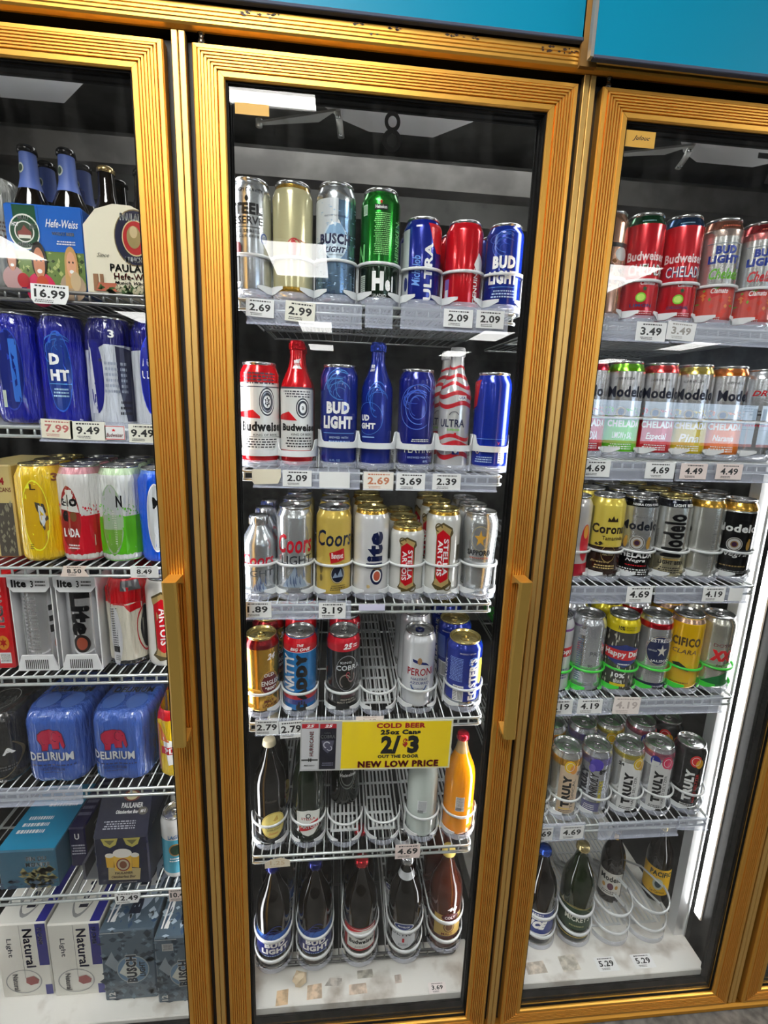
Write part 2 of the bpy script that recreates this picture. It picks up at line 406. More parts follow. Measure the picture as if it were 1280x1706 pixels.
# ---------------------------------------------------------------- cooler cabinet: header, posts, sill, mullions
cab = thing('cooler_cabinet', 'gold aluminium frame of the reach-in beer cooler with header, posts and sill', 'cooler', (0, 0, 0))
def extrude_x(prof, x0, x1, m, sm=False):
    mb = MB(); mb.rings([[(x, y, z) for y, z in prof] for x in (x0, x1)], m, closed=True, cap=True, sm=sm); return mb
hp = [(.0038, 2.108), (.0, 2.108), (-.006, 2.111), (-.008, 2.114)]
for i in range(3): z = 2.118+i*.0055; hp += [(-.008, z), (-.0095, z+.0012), (-.0095, z+.0035), (-.008, z+.0045)]
hp += [(-.008, 2.1375), (-.002, 2.1395), (.0038, 2.1395)]
hm = extrude_x(hp, -.672, 2.6, M_GOLD)
rust = []      # worn rusty spots along the header
for x, z, n, wd, ht, sd in ((.125, 2.132, 16, .028, .003, 1), (.27, 2.134, 5, .012, .002, 2), (.33, 2.134, 6, .014, .002, 3), (.44, 2.134, 8, .03, .002, 4), (.60, 2.130, 14, .03, .004, 5), (.30, 2.122, 2, .006, .002, 6), (.95, 2.122, 6, .03, .003, 7), (-.1, 2.13, 4, .03, .002, 8)):
    rust.append(SP(x-wd, x+wd, z-ht, z+ht, n, .0035, .0016, (.20, .10, .04), sd))
decals(hm, rust, lambda x, z, o: (x, -.0097-o, z), [], (), 'paper', .0001)
hm.obj('header', cab)
MB().box((-.672, .004, 2.1076), (2.6, .0305, 2.16), M_BLACK).box((-.672, .0305, 2.062), (2.6, .05, 2.16), M_BLACK).obj('header_backing', cab)
extrude_x([(.03, .024), (-.004, .024), (-.007, .029), (-.005, .035), (0, .040), (.045, .042), (.045, .024)], -.672, 2.6, mat('gold', (.80, .58, .24))).obj('sill', cab)
for px in (-.66, 0, .66, 1.32, 1.98):
    mb = MB(); mb.box((px-.0105, .000, .041), (px-.0006, .012, 2.1075), M_GOLDP, .0012); mb.box((px+.0006, .000, .041), (px+.0105, .012, 2.1075), M_GOLDP, .0012)
    mb.obj('post', cab)
    MB().box((px-.036, .014, .042), (px+.036, .125, 2.1), M_MUL).obj('mullion', cab)
for px in (.022, .682):
    mb = MB(); mb.lathe([(0, 0), (.006, 0), (.006, .008), (.004, .010), (.004, .0165), (.0065, .0175)], mat('silver', (.45, .42, .38)), (px+.012, .006, 2.0905), 16); mb.obj('hinge_pin', cab)
for px in (-.66, 0, .66):   # guard plate, arm and bracket of each door closer
    pl = [(px+.215, .066), (px+.49, .068), (px+.423, .135), (px+.301, .135), (px+.25, .105)]
    MB().rings([[(x, y, 2.062) for x, y in pl], [(x, y, 2.065) for x, y in pl]], mat('paper', (.88, .88, .88)), cap=True, sm=False).obj('guard_plate', cab)
    mb = MB(); am = mat('wire', (.85, .85, .83)); a = Vector((px+.102, .12, 2.05)); b = Vector((px+.24, .062, 2.052)); b2 = Vector((px+.21, .10, 2.052))
    mb.rings([[a+Vector((0, -.004, 0)), b, b2, a+Vector((0, .004, 0))], [a+Vector((0, -.004, .004)), b+Vector((0, 0, .004)), b2+Vector((0, 0, .004)), a+Vector((0, .004, .004))]], am, cap=True, sm=False)
    mb.lathe([(0, -.004), (.006, -.004), (.006, .008), (0, .008)], am, a, 12)
    mb.obj('closer_arm', cab)
    mb = MB(); mb.tube([(px+.243, .07, 2.058), (px+.248, .095, 2.045), (px+.25, .115, 2.038)], (.006, .003), am, 8)
    mb.lathe([(0, 0), (.004, 0), (.004, -.006), (0, -.006)], M_SIL, (px+.244, .078, 2.056), 10); mb.lathe([(0, 0), (.004, 0), (.004, -.006), (0, -.006)], M_SIL, (px+.249, .108, 2.043), 10)
    mb.obj('closer_bracket', cab)
for px in (1.32,):
    mb = MB(); um = mat('wire', (.88, .89, .90))
    mb.box((px-.090, .122, .112), (px-.058, .152, 2.02), um); mb.box((px-.062, .118, .112), (px-.058, .1218, 2.02), um)
    mb.obj('shelf_upright', cab)
sides = ['behind the left edge of the left door', 'behind the right edge of the left door', 'behind the left edge of the middle door', 'behind the right edge of the middle door', 'behind the left edge of the right door', 'behind the right edge of the right door']
for (x, s), nm in zip(LEDS, sides):
    t = thing('light_strip', 'tall white light strip inside the cooler '+nm, 'light strip', (x+s*.0362, .098 if x > 1 else .072, .19), 'light strips inside the cooler')
    a, b = sorted((0, s*.006)); MB().box((a, 0, 0), (b, .020, 1.8), M_WHITE, .001).obj('strip_housing', t)
    a, b = sorted((s*.0064, s*.012)); MB().box((a, .0015, .01), (b, .0185, 1.79), emit((1, 1, 1), LED_W), .002).obj('strip_lens', t)
t = thing('ceiling_light', 'added unseen fill lamp on the ceiling inside the walk-in cooler', 'ceiling light', (.33, .48, 2.45))  # fill lamp added out of view to lift the dark cooler interior
MB().box((-.6, -.06, -.03), (.6, .06, 0), M_WHITE, .004).obj('light_frame', t); MB().box((-.58, -.05, -.045), (.58, .05, -.031), emit((1, 1, .97), 9), .003).obj('diffuser', t)
# fascia panels
def fascia(x0, x1, z0, y, label):
    t = thing('fascia_panel', label, 'fascia panel', (x0, y, z0))
    MB().box((.0, 0, .006), (x1-x0, .006, .75), mat('teal', (.0, .53, .67))).obj('panel_sheet', t)
    mb = MB(); em = mat('black', (.30, .33, .40)); mb.box((0, -.002, 0), (x1-x0, .008, .0055), em, .001); mb.obj('edge_trim', t)
    if x0 > .3: MB().box((-.006, -.002, .002), (-.0003, .009, .75), mat('wire', (.72, .72, .70))).obj('seam_strip', t)
fascia(-.672, .634, 2.141, -.016, 'teal fascia panel above the left and middle doors, left of the seam')
fascia(.645, 2.6, 2.108, -.034, 'teal fascia panel above the right door, hanging lower than its neighbour')
MB().box((.632, -.016, 2.108), (.66, -.0085, 2.9), mat('dark', (.55, .40, .18))).obj('seam_backing', cab)

# ---------------------------------------------------------------- cooler doors
SW, RW = .0486, .0448
def rail_profile(w):
    p = [(0, .030), (0, -.003), (.002, -.0062), (.0075, -.007)]
    t0 = w*.19; n = 6; st = (w*.78-t0)/n
    for i in range(n):
        t = t0+i*st; p += [(t, -.0046), (t+st*.12, -.0080), (t+st*.66, -.0080), (t+st*.78, -.0046)]
    p += [(w*.80, -.007), (w-.002, -.007), (w, -.004), (w, .004), (w-.0005, .03)]
    return p
def door(x0, x1, z0, z1, label, sides_=(1, 1)):
    d = thing('cooler_door', label, 'cooler door', (x0, 0, z0))
    Wd, Hd = x1-x0, z1-z0; g = .0003
    ps = rail_profile(SW); pr = rail_profile(RW); k = RW/SW
    for s in (0, 1):
        mb = MB(); X = (lambda t: t) if s == 0 else (lambda t: Wd-t)
        a = [(X(t), y, t*k+g) for t, y in ps]; b = [(X(t), y, Hd-t*k-g) for t, y in ps]
        mb.rings([a, b] if s == 0 else [b, a], M_GOLD, closed=True, cap=True, sm=False); mb.obj('stile', d)
    for s in (0, 1):
        mb = MB(); Z = (lambda t: t) if s == 0 else (lambda t: Hd-t)
        a = [(t/k+g, y, Z(t)) for t, y in pr]; b = [(Wd-t/k-g, y, Z(t)) for t, y in pr]
        mb.rings([b, a] if s == 0 else [a, b], M_GOLD, closed=True, cap=True, sm=False); mb.obj('rail', d)
    # black gasket and spacer, deep behind the gold frame
    mb = MB()
    def frame(m, ox, oz, th, y0, y1):
        X0, X1, Z0, Z1 = SW+ox, Wd-SW-ox, RW+oz, Hd-RW-oz
        m.box((X0-th, y0, Z0-th), (X0, y1, Z1+th), M_BLACK); m.box((X1, y0, Z0-th), (X1+th, y1, Z1+th), M_BLACK)
        m.box((X0, y0, Z0-th), (X1, y1, Z0), M_BLACK); m.box((X0, y0, Z1), (X1, y1, Z1+th), M_BLACK)
    frame(mb, .003, .003, .0065, -.001, .0028); frame(mb, .0015, .001, .004, .0075, .040); frame(mb, .004, .004, .004, .014, .018); frame(mb, .004, .004, .004, .030, .034)
    mb.obj('gasket', d)
    MB().box((SW-.002, .003, RW-.002), (Wd-SW+.002, .0068, Hd-RW+.002), M_PANE).obj('glass_pane', d)
    return d
def handle(d, x, z0, z1, xo):
    # bowed gold pull bar with flat ends that turn back to the stile
    n = 14; rs = []
    for i in range(n+1):
        t = i/n; z = z0+(z1-z0)*t; y = -.044-.006*t+.010*math.sin(PI*t*1.0)*.6; w = .0125
        rs.append([(x-w, y, z), (x-w*.72, y-.0035, z), (x+w*.72, y-.0035, z), (x+w, y, z), (x+w, y+.006, z), (x-w, y+.006, z)])
    mb = MB(); mb.rings(rs, M_GOLDH, cap=True, sm=False)
    h = mb.obj('handle', d)
    for z, zz in ((z1, 1), (z0, -1)):
        a = MB(); zt = z; t = .004; y0 = -.050 if zz == 1 else -.044
        a.rings([[(x-.0125+xo*(y-y0)/.04, y, zt-t*zz*.0), (x+.0125+xo*(y-y0)/.04, y, zt), (x+.0125+xo*(y-y0)/.04, y, zt-zz*(.005+.012*max(0, (y-y0)/.04)**2)), (x-.0125+xo*(y-y0)/.04, y, zt-zz*(.005+.012*max(0, (y-y0)/.04)**2))] for y in (y0+.0063, y0+.016, y0+.027, -.0073)], M_GOLDH, cap=True, sm=False)
        a.obj('handle_mount', h)
def flat(els, name, parent, y, kind='black', x0=0, z0=0, mbx=None):
    mb = mbx or MB(); decals(mb, els, lambda x, z, o: (x, y-o, z), [], (), kind, 0.0, .00008); return mb.obj(name, parent)
DZ0, DZ1 = .0472, 2.0906
D9 = door(-.6389, -.0211, DZ0, DZ1, 'gold framed glass cooler door on the left, with bottled beer cartons behind it')
D8 = door(.0211, .6389, .038, DZ1, 'gold framed glass cooler door in the middle, with number 8 on its glass')
D7 = door(.6811, 1.2989, DZ0, DZ1, 'gold framed glass cooler door on the right, with number 7 on its glass')
D6 = door(1.3411, 1.9589, DZ0, DZ1, 'gold framed glass cooler door at the far right, mostly out of view')
handle(D9, .6389-.0435, .903-DZ0, 1.240-DZ0, 0)
handle(D8, .612-.0211+.003, .897-.038, 1.240-.038, 0)
def digit8(cx, cz):
    return [A(cx, cz+.0135, .0130, .0150, .45, (.01, .01, .01)), A(cx, cz-.0135, .0155, .0170, .42, (.01, .01, .01))]
mb = MB()
decals(mb, digit8(.312, 1.962), lambda x, z, o: (x, .0028-o, z), [], (), 'black', 0)
mb.obj('door_number', D8)
flat([('P', [(.302, 1.973), (.342, 1.973), (.342, 1.966), (.330, 1.925), (.322, 1.925), (.333, 1.964), (.302, 1.964)], BLK)], 'door_number', D7, .0028)
flat([L(.061, .114, 1.966, 1.982, (.80, .62, .25))], 'sticker', D8, .0028, 'paper')
flat([L(.053, .107, 1.963, 1.988, (.80, .62, .25)), T('Julouc', .066, .098, 1.972, 1.981, BLK, shear=.5)], 'sticker', D7, .0028, 'paper')

# ---------------------------------------------------------------- wire shelves, price channels, price tags
SHELF = {}
def shelf(x0, x1, z, slope, where, m=None, yf=.068, dep=.56):
    m = m or M_WIRE
    t = thing('wire_shelf', 'white coated wire shelf '+where, 'shelf', ((x0+x1)/2, yf, z)); hw = (x1-x0)/2; sl = math.tan(math.radians(slope))
    mb = MB()
    for dz in (-.004, -.020):
        mb.tube([(-hw, .012, dz), (-hw+.003, .004, dz), (-hw+.01, 0, dz), (hw-.01, 0, dz), (hw-.003, .004, dz), (hw, .012, dz)], .0032, m, 8)
    n = int((x1-x0)/.024)
    for i in range(n+1):
        x = -hw+.008+i*(2*hw-.016)/n; mb.tube([(x, .001, -.003), (x+.0, .001, -.021)], .0022, m, 6)
    mb.obj('front_rail', t)
    mb = MB(); n = int((x1-x0)/.021)
    for i in range(n+1):
        x = -hw+.006+i*(2*hw-.012)/n; mb.tube([(x, -.001, -.002), (x, dep, -.002+dep*sl)], .0015, m, 5)
    for s in (-hw, hw): mb.tube([(s, .012, -.004), (s, dep, -.004+dep*sl)], .003, m, 6)
    for y in (.2, .38, dep): mb.tube([(-hw, y, -.006+y*sl), (hw, y, -.006+y*sl)], .0028, m, 6)
    mb.obj('wire_grid', t)
LV = {('m', 1): (1.745, 1), ('m', 2): (1.430, 1), ('m', 3): (1.150, 1.5), ('m', 4): (.873, 5), ('m', 5): (.522, 4), ('m', 6): (.142, 0),
      ('r', 1): (1.740, 1), ('r', 2): (1.468, 1), ('r', 3): (1.190, 2.5), ('r', 4): (.907, 3.5), ('r', 5): (.562, 5), ('r', 6): (.1105, 0),
      ('l', 1): (1.740, 0), ('l', 2): (1.502, 0), ('l', 3): (1.230, 0), ('l', 4): (.995, 0), ('l', 5): (.721, 0), ('l', 6): (.445, 0)}
ORD = {1: 'top', 2: 'second', 3: 'third', 4: 'fourth', 5: 'fifth', 6: 'bottom'}
DN = {'m': 'middle', 'r': 'right', 'l': 'left'}
XS = {'m': (.062, .592), 'r': (.70, 1.212), 'l': (-.62, -.066)}
for (d, n), (z, sl) in LV.items():
    if (d, n) == ('r', 6): continue
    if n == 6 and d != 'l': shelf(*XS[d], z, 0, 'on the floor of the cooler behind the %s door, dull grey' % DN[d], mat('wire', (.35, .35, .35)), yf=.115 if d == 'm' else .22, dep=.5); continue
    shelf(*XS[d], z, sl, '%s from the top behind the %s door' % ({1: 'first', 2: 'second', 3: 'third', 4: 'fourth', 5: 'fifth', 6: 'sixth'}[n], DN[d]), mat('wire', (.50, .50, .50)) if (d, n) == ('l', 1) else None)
struct('trim_3', MB().box((-.65, .036, .04), (-.04, .62, .105), M_SLAB, .002)); struct('trim_4', MB().box((.03, .036, .04), (.63, .16, .105), M_SLAB, .002)); struct('trim_5', MB().box((.69, .036, .04), (1.262, .62, .112), M_SLAB, .002))
def channel(x0, x1, z0, z1, label, rot=0):
    t = thing('price_channel', label, 'price channel', ((x0+x1)/2, .0600, z0)); h = (x1-x0)/2; H = z1-z0
    mb = MB(); mb.rings([[(x, .003, .002), (x, -.001, 0), (x, -.004, .001), (x, -.0035, .004), (x, -.0005, .005), (x, -.0005, H-.004), (x, -.002, H), (x, .0035, H), (x, .0035, H-.002), (x, .0012, H-.005), (x, .0012, .004)] for x in (-h, h)], M_CLR, cap=True, sm=False)
    mb.obj('holder', t)
    MB().box((-h, -.0062, .0), (h, -.0042, .0035), mat('clear', (.88, .90, .98)), .0005).obj('front_lip', t)
    if rot: t.rotation_euler = (0, rot, 0)
CH = [(.083, .293, 1.698, 1.743, 'left of three on the top shelf, middle door'), (.299, .351, 1.702, 1.746, 'short middle one of three on the top shelf, middle door'), (.366, .574, 1.703, 1.749, 'right of three on the top shelf, middle door'),
      (.089, .297, 1.396, 1.436, 'left of three on the second shelf, middle door'), (.303, .364, 1.395, 1.433, 'short middle one on the second shelf, middle door'), (.369, .578, 1.396, 1.434, 'right of three on the second shelf, middle door'),
      (.066, .285, 1.120, 1.158, 'at the left of the third shelf, middle door, under the silver cans'), (.082, .311, .848, .885, 'at the left of the fourth shelf, middle door, above the yellow sign'),
      (-.293, -.075, 1.474, 1.513, 'under the blue can packs, left door'), (-.478, -.288, .694, .735, 'empty, under the dark can pack, left door'),
      (.745, .904, 1.702, 1.739, 'left of two on the top shelf, right door'), (.908, 1.19, 1.704, 1.744, 'right of two on the top shelf, right door'),
      (.745, .959, 1.426, 1.466, 'left of two on the second shelf, right door'), (.966, 1.192, 1.427, 1.468, 'right of two on the second shelf, right door'),
      (.745, .953, 1.152, 1.191, 'left of two on the third shelf, right door'), (.963, 1.185, 1.152, 1.191, 'right of two on the third shelf, right door'),
      (.735, .899, .876, .915, 'left of two on the fourth shelf under the green racks'), (.936, 1.177, .873, .915, 'right of two on the fourth shelf under the green racks'),
      (.735, .876, .530, .574, 'left of three on the fifth shelf, right door'), (.912, 1.124, .526, .570, 'middle of three on the fifth shelf, right door')]
for a in CH: channel(*a[:4], 'clear price channel, '+a[4])
channel(1.118, 1.205, .540, .572, 'short crooked price channel at the right end of the fifth shelf, right door', .10)
def ptag(x, z, w, h, s, label, rot=0, y=.0552, paper=(.94, .94, .94), ink=(.12, .12, .13), shape=0, seed=1, flatz=None):
    t = MB(); hw, hh = w/2, h/2; pm = mat('paper', paper)
    out = [(-hw, -hh), (hw, -hh), (hw, hh), (-hw, hh)]
    if shape == 1: out = [(-hw, -hh), (hw, -hh*.8), (hw, hh*.4), (hw*.3, hh), (-hw*.5, hh*.7), (-hw, hh*.1)]
    if shape == 2: out = [(-hw*.85, -hh), (hw*.8, -hh*.85), (hw, 0), (hw, hh), (-hw, hh*.9), (-hw, -hh*.6)]
    if shape == 3: out = [(-hw, -hh), (hw, -hh), (hw*.7, hh*.2), (hw*.9, hh), (-hw*.7, hh), (-hw*.8, 0)]
    t.rings([[(a, .0, b) for a, b in out], [(a, -.0005, b) for a, b in out]], pm, cap=True, sm=False)
    els = []
    if s:
        if s == 'logo':
            els = [L(-hw*.95, hw*.95, hh*.85, hh*.95, RED), L(-hw*.95, hw*.95, -hh*.95, -hh*.85, RED), L(hw*.9, hw*.95, -hh*.9, hh*.9, RED), STAR(-.002, hh*.35, .004, .003, RED, 5, .5), T('Budweiser', -hw*.85, hw*.8, -hh*.6, -hh*.05, MAR, shear=.3)]
        else:
            n = len(s); tw = min(w*.86, h*.42*n*.72)
            els = [T(s, -tw/2, tw/2, -hh*.38, hh*.46, ink, bold=.03), FP(-tw/2, tw/2, hh*.60, hh*.88, 1, ink, seed), FP(-tw/2, tw*.1, -hh*.85, -hh*.52, 2, ink, seed+1)]
    decals(t, els, lambda a, b, o: (a, -.0006-o, b), [], (), 'paper', .00005)
    o = t.obj('price_tag', None, (x, y, z)); o.rotation_euler = (0, rot, 0)
    if flatz: o.rotation_euler = (-flatz, 0, 0)
    tag(o, label, 'price tag'); return o
FAD = (.62, .60, .58); OR_ = (.80, .50, .36)
TG = [(.108, 1.726, .050, .031, '2.69', 'white price tag reading 2.69 under the silver can with STEEL lettering', .04), (.180, 1.723, .054, .035, '2.99', 'tilted white price tag reading 2.99 under the cream can', .07),
      (.475, 1.727, .056, .032, '2.09', 'white price tag reading 2.09 under the red can on the top shelf, middle door'), (.537, 1.728, .054, .032, '2.09', 'white price tag reading 2.09 under the rightmost can, top shelf, middle door'),
      (.174, 1.416, .056, .032, '2.09', 'white price tag reading 2.09 under the red aluminium bottle'), (.399, 1.414, .058, .036, '3.69', 'white price tag reading 3.69 on the second shelf, middle door'), (.472, 1.415, .058, .034, '2.39', 'white price tag reading 2.39 under the red and white wavy bottle'),
      (.093, 1.142, .056, .034, '1.89', 'white price tag reading 1.89 under the small silver bottle'), (.246, 1.139, .056, .036, '3.19', 'white price tag reading 3.19 under the yellow gold can, third shelf'),
      (.108, .868, .050, .036, '2.79', 'white price tag reading 2.79 left of the yellow sign'), (.160, .862, .050, .042, '2.79', 'tilted white price tag reading 2.79, half hidden by the yellow sign', -.06),
      (.433, .524, .060, .040, '4.69', 'pinkish price tag reading 4.69 on the fifth shelf, middle door'), (-.25, 1.729, .062, .034, '16.99', 'curled price tag reading 16.99 under the blue beer carton', .05),
      (-.207, 1.496, .062, .034, '9.49', 'cream price tag reading 9.49 in the middle of the channel, left door'), (-.111, 1.494, .049, .034, '9.49', 'cream price tag reading 9.49 at the right end of the channel, left door'),
      (-.125, 1.223, .053, .024, '8.49', 'price tag reading 8.49 under the bright blue can pack'), (-.212, .438, .055, .032, '12.49', 'price tag reading 12.49 under the navy four-bottle carton'), (-.098, .438, .045, .034, '10.49', 'pinkish price tag at the right end of the sixth shelf, left door'),
      (.863, 1.722, .062, .036, '3.49', 'white price tag reading 3.49 under the green-topped red can'), (.784, 1.450, .063, .034, '4.69', 'price tag reading 4.69 at the left of the second shelf, right door'), (.926, 1.449, .065, .034, '4.69', 'price tag reading 4.69 under the red and silver tall can'),
      (1.002, 1.449, .060, .033, '4.49', 'pinkish price tag reading 4.49 under the yellow and silver tall can'), (1.083, 1.450, .060, .033, '4.49', 'pinkish price tag reading 4.49 under the orange and silver tall can'),
      (.922, 1.173, .060, .038, '4.69', 'price tag reading 4.69 under the silver and black can, third shelf, right door'), (1.100, 1.173, .054, .034, '4.19', 'price tag reading 4.19 on the third shelf, right door'), (.769, .899, .062, .037, '4.19', 'price tag reading 4.19 at the left edge of the green rack shelf'),
      (.842, .899, .060, .037, '4.19', 'price tag reading 4.19 under the plain grey can of the green rack'), (.840, .553, .060, .038, '4.69', 'price tag reading 4.69 on the fifth shelf, right door'), (.765, .552, .052, .038, '4.69', 'price tag at the left end of the fifth shelf, cut off by the door frame')]
for i, g in enumerate(TG): ptag(*g[:6], rot=g[6] if len(g) > 6 else 0, seed=i+1, shape=2 if '16.99' in g[4] or '12.49' in g[4] else 0, paper=(.95, .88, .86) if 'pinkish' in g[5] else (.94, .93, .88) if 'cream' in g[5] else (.95, .95, .95))
ptag(.115, 1.418, .055, .031, '', 'blank cream paper tag with torn corners, second shelf, middle door', paper=(.93, .89, .80), shape=2)
ptag(.247, 1.414, .060, .032, '', 'blank white tag under the blue can on the second shelf, middle door')
ptag(.334, 1.414, .060, .036, '2.69', 'faded tag with orange print reading 2.69 under the blue aluminium bottle', ink=OR_, paper=(.95, .93, .89))
ptag(.329, 1.146, .055, .014, '', 'narrow lilac paper strip on the rail of the third shelf', paper=(.86, .85, .96))
ptag(.332, .877, .062, .024, '1.69', 'faded pinkish tag reading 1.69 above the yellow sign', ink=(.72, .66, .64), paper=(.95, .90, .88))
ptag(.127, .512, .058, .028, '1.25', 'faded cream tag with clipped corners at the left of the fifth shelf, middle door', ink=(.85, .75, .6), paper=(.94, .89, .80), shape=1)
ptag(-.261, 1.498, .054, .034, '7.99', 'faded tag reading 7.99 in red at the left of the channel, left door', ink=(.75, .40, .38), paper=(.93, .90, .82), rot=.03)
ptag(-.160, 1.494, .036, .026, 'logo', 'small white strip with red border and red lettering between two price tags', paper=(.95, .95, .95))
ptag(-.256, 1.224, .054, .022, '8.50', 'torn crossed-out price tag under the red and white can pack', paper=(.93, .86, .82), shape=3)
ptag(.926, 1.726, .060, .034, '3.49', 'faded price tag reading 3.49 under the blue-topped red can', ink=FAD, rot=.04)
ptag(1.153, 1.173, .033, .030, '', 'blank white paper scrap at the right end of the third shelf, right door')
ptag(.932, .899, .066, .044, '4.19', 'faded tilted tag reading 4.19 between the two channels of the green rack shelf', ink=(.75, .70, .68), paper=(.95, .91, .89), rot=.05)
# tags and scraps stuck to the cooler floor
def ftag(x, y, w, h, s, label, z=.1052, paper=(.95, .95, .95), shape=0): return ptag(x, z, w, h, s, label, y=y, flatz=PI/2, paper=paper, shape=shape)
ftag(.528, .048, .045, .024, '3.69', 'peeling price tag reading 3.69 stuck to the cooler floor, middle door', paper=(.97, .93, .92))
ftag(.995, .065, .058, .034, '5.29', 'price tag reading 5.29 on the white cooler floor, right door, left of its twin', z=.1122)
ftag(1.10, .065, .058, .034, '5.29', 'price tag reading 5.29 on the white cooler floor nearest the light strip', z=.1122)
for i, (x, y, w_, h_, z, lb, c, sh) in enumerate([(.135, .055, .03, .035, .1052, 'torn brown paper scrap at the left end of the floor, middle door', (.84, .72, .58), 2), (.215, .062, .038, .034, .1052, 'brown stained paper square with a hole mark on the cooler floor', (.86, .76, .66), 0),
        (.262, .080, .045, .02, .1052, 'grey label remnant on the floor below the second long-neck bottle', (.76, .73, .70), 3), (.325, .060, .046, .024, .1052, 'peeled brown label remnant in the middle of the cooler floor', (.85, .77, .70), 2), (.345, .092, .042, .020, .1052, 'grey label remnant below the red-labelled bottle', (.74, .72, .68), 0), (.43, .075, .018, .02, .1052, 'small brown label scrap on the right of the cooler floor', (.80, .74, .70), 1),
        (.80, .070, .055, .03, .1122, 'peeled brown label remnant on the floor at the left of the right door', (.85, .80, .74), 2), (.895, .075, .05, .04, .1122, 'mottled stained label remnant on the floor of the right door', (.80, .77, .72), 2)]):
    tag(MB().rings([[(x+a*w_, y+b*h_, z+q) for a, b in (((-.5, -.5), (.5, -.45), (.45, .5), (-.5, .42)) if sh != 3 else ((-.5, -.4), (.45, -.5), (.5, .3), (-.2, .5)))] for q in (0, .0004)], dirty('stained_paper', tuple(v*.85 for v in c), tuple(min(1, v*1.1) for v in c), 60, .4, .6), cap=True, sm=False).obj('paper_scrap'), lb, 'paper scrap')
mb = MB(); r = random.Random(5)
for j in range(5):
    a = j/4*PI
    mb.v += [(.172+.022*math.sin(a)*math.cos(2*PI*i/9)*(.7+.5*r.random())+.003, .082+.016*math.sin(a)*math.sin(2*PI*i/9)*(.7+.5*r.random()), .106+.017-.016*math.cos(a)) for i in range(9)]
for j in range(4):
    for i in range(9): mb.face([j*9+i, j*9+(i+1) % 9, j*9+9+(i+1) % 9, j*9+9+i], mat('paper', (.86, .78, .66)))
tag(mb.obj('crumpled_paper'), 'crumpled ball of cream paper on the cooler floor between two long-neck bottles', 'crumpled paper')

# ---------------------------------------------------------------- can racks (gravity tracks)
def rack(x, y, z, R, style, label, m=None, tilt=0, hz=.082, L_=.42, seg=None):
    m = m or M_PLA
    t = thing('bottle_rack' if style == 6 else 'can_rack', label, 'rack', (x, y, z), None); t.rotation_euler = (math.radians(tilt), 0, 0)
    r = R+.0024; mb = MB(); n = 6; wd = R*.80
    for i in range(n+1):
        q = -wd+2*wd*i/n; mb.box((q-.0022, 0, .0005), (q+.0022, L_, .0030), m)
    for i in range(9): mb.box((-wd-.0022, .0+i*L_/9, .0003), (wd+.0022, .006+i*L_/9, .0028), m)
    for s in (-1, 1): mb.box((s*(R+.0016)-.0008, 0, .0), (s*(R+.0016)+.0008, L_, .016), m)
    mb.obj('track_bed', t)
    def arc(z_, a0, a1, h, th, rr=r, n=18, drop=0):
        return [(rr*math.sin(a), -rr*math.cos(a), z_-drop*math.cos(a)) for a in (math.radians(a0+(a1-a0)*i/n) for i in range(n+1))]
    ns = MB(); ns.strip(arc(.008, -75, 75, .014, .0015), .014, .0014, M_CLR); ns.obj('front_stop', t)
    def hoop(h, wd_, th=.0022, drop=0, a=96):
        hb = MB(); pth = arc(h, -a, a, wd_, th, drop=drop)
        hb.strip(pth, wd_, th, m)
        return hb
    if style == 1:
        hb = hoop(hz, .0052, .0032)
        for s in (-1, 1): hb.box((s*r-.0012, -.003, 0), (s*r+.0012, .006, hz), m)
        hb.obj('front_hoop', t)
        cb = MB()
        for s in (-1, 1):
            pth = arc(.020, s*22, s*78, .012, .0014, rr=r+.0006, n=10); rs = []
            for i, p in enumerate(pth): 
                k = min(1, (i+.4)/5); rs.append([(p[0], p[1], p[2]-.009*k), (p[0]*1.035, p[1]*1.035, p[2]-.009*k), (p[0]*1.035, p[1]*1.035, p[2]+.004), (p[0], p[1], p[2]+.004)])
            cb.rings(rs, m, cap=True, sm=False)
        cb.obj('side_clip', t)
    elif style == 2:   # wide flat front bar that rises at both ends
        pth = arc(hz, -92, 92, .01, .002, n=24); rs = []
        for i, p in enumerate(pth):
            a = abs(-92+184*i/24); u = .006+(.022 if a > 62 else .022*max(0, (a-52)/10)); rs.append([(p[0], p[1], p[2]-.006), (p[0]*1.05, p[1]*1.05, p[2]-.006), (p[0]*1.05, p[1]*1.05, p[2]+u), (p[0], p[1], p[2]+u)])
        hb = MB(); hb.rings(rs, m, cap=True, sm=False)
        for s in (-1, 1): hb.box((s*r-.0012, -.003, 0), (s*r+.0012, .004, hz), m)
        hb.obj('front_hoop', t)
    elif style == 6:
        for k, h in enumerate((hz, hz-.062)):
            hb = hoop(h, .009, .003, drop=.012, a=100)
            for s in (-1, 1): hb.tube([(s*r*.985, r*.17, h), (s*r*.9, .10, h-.03), (s*r*.8, .2, .01)], (.002, .0035), m, 6)
            hb.obj('front_hoop', t)
    return t
RK = .0382

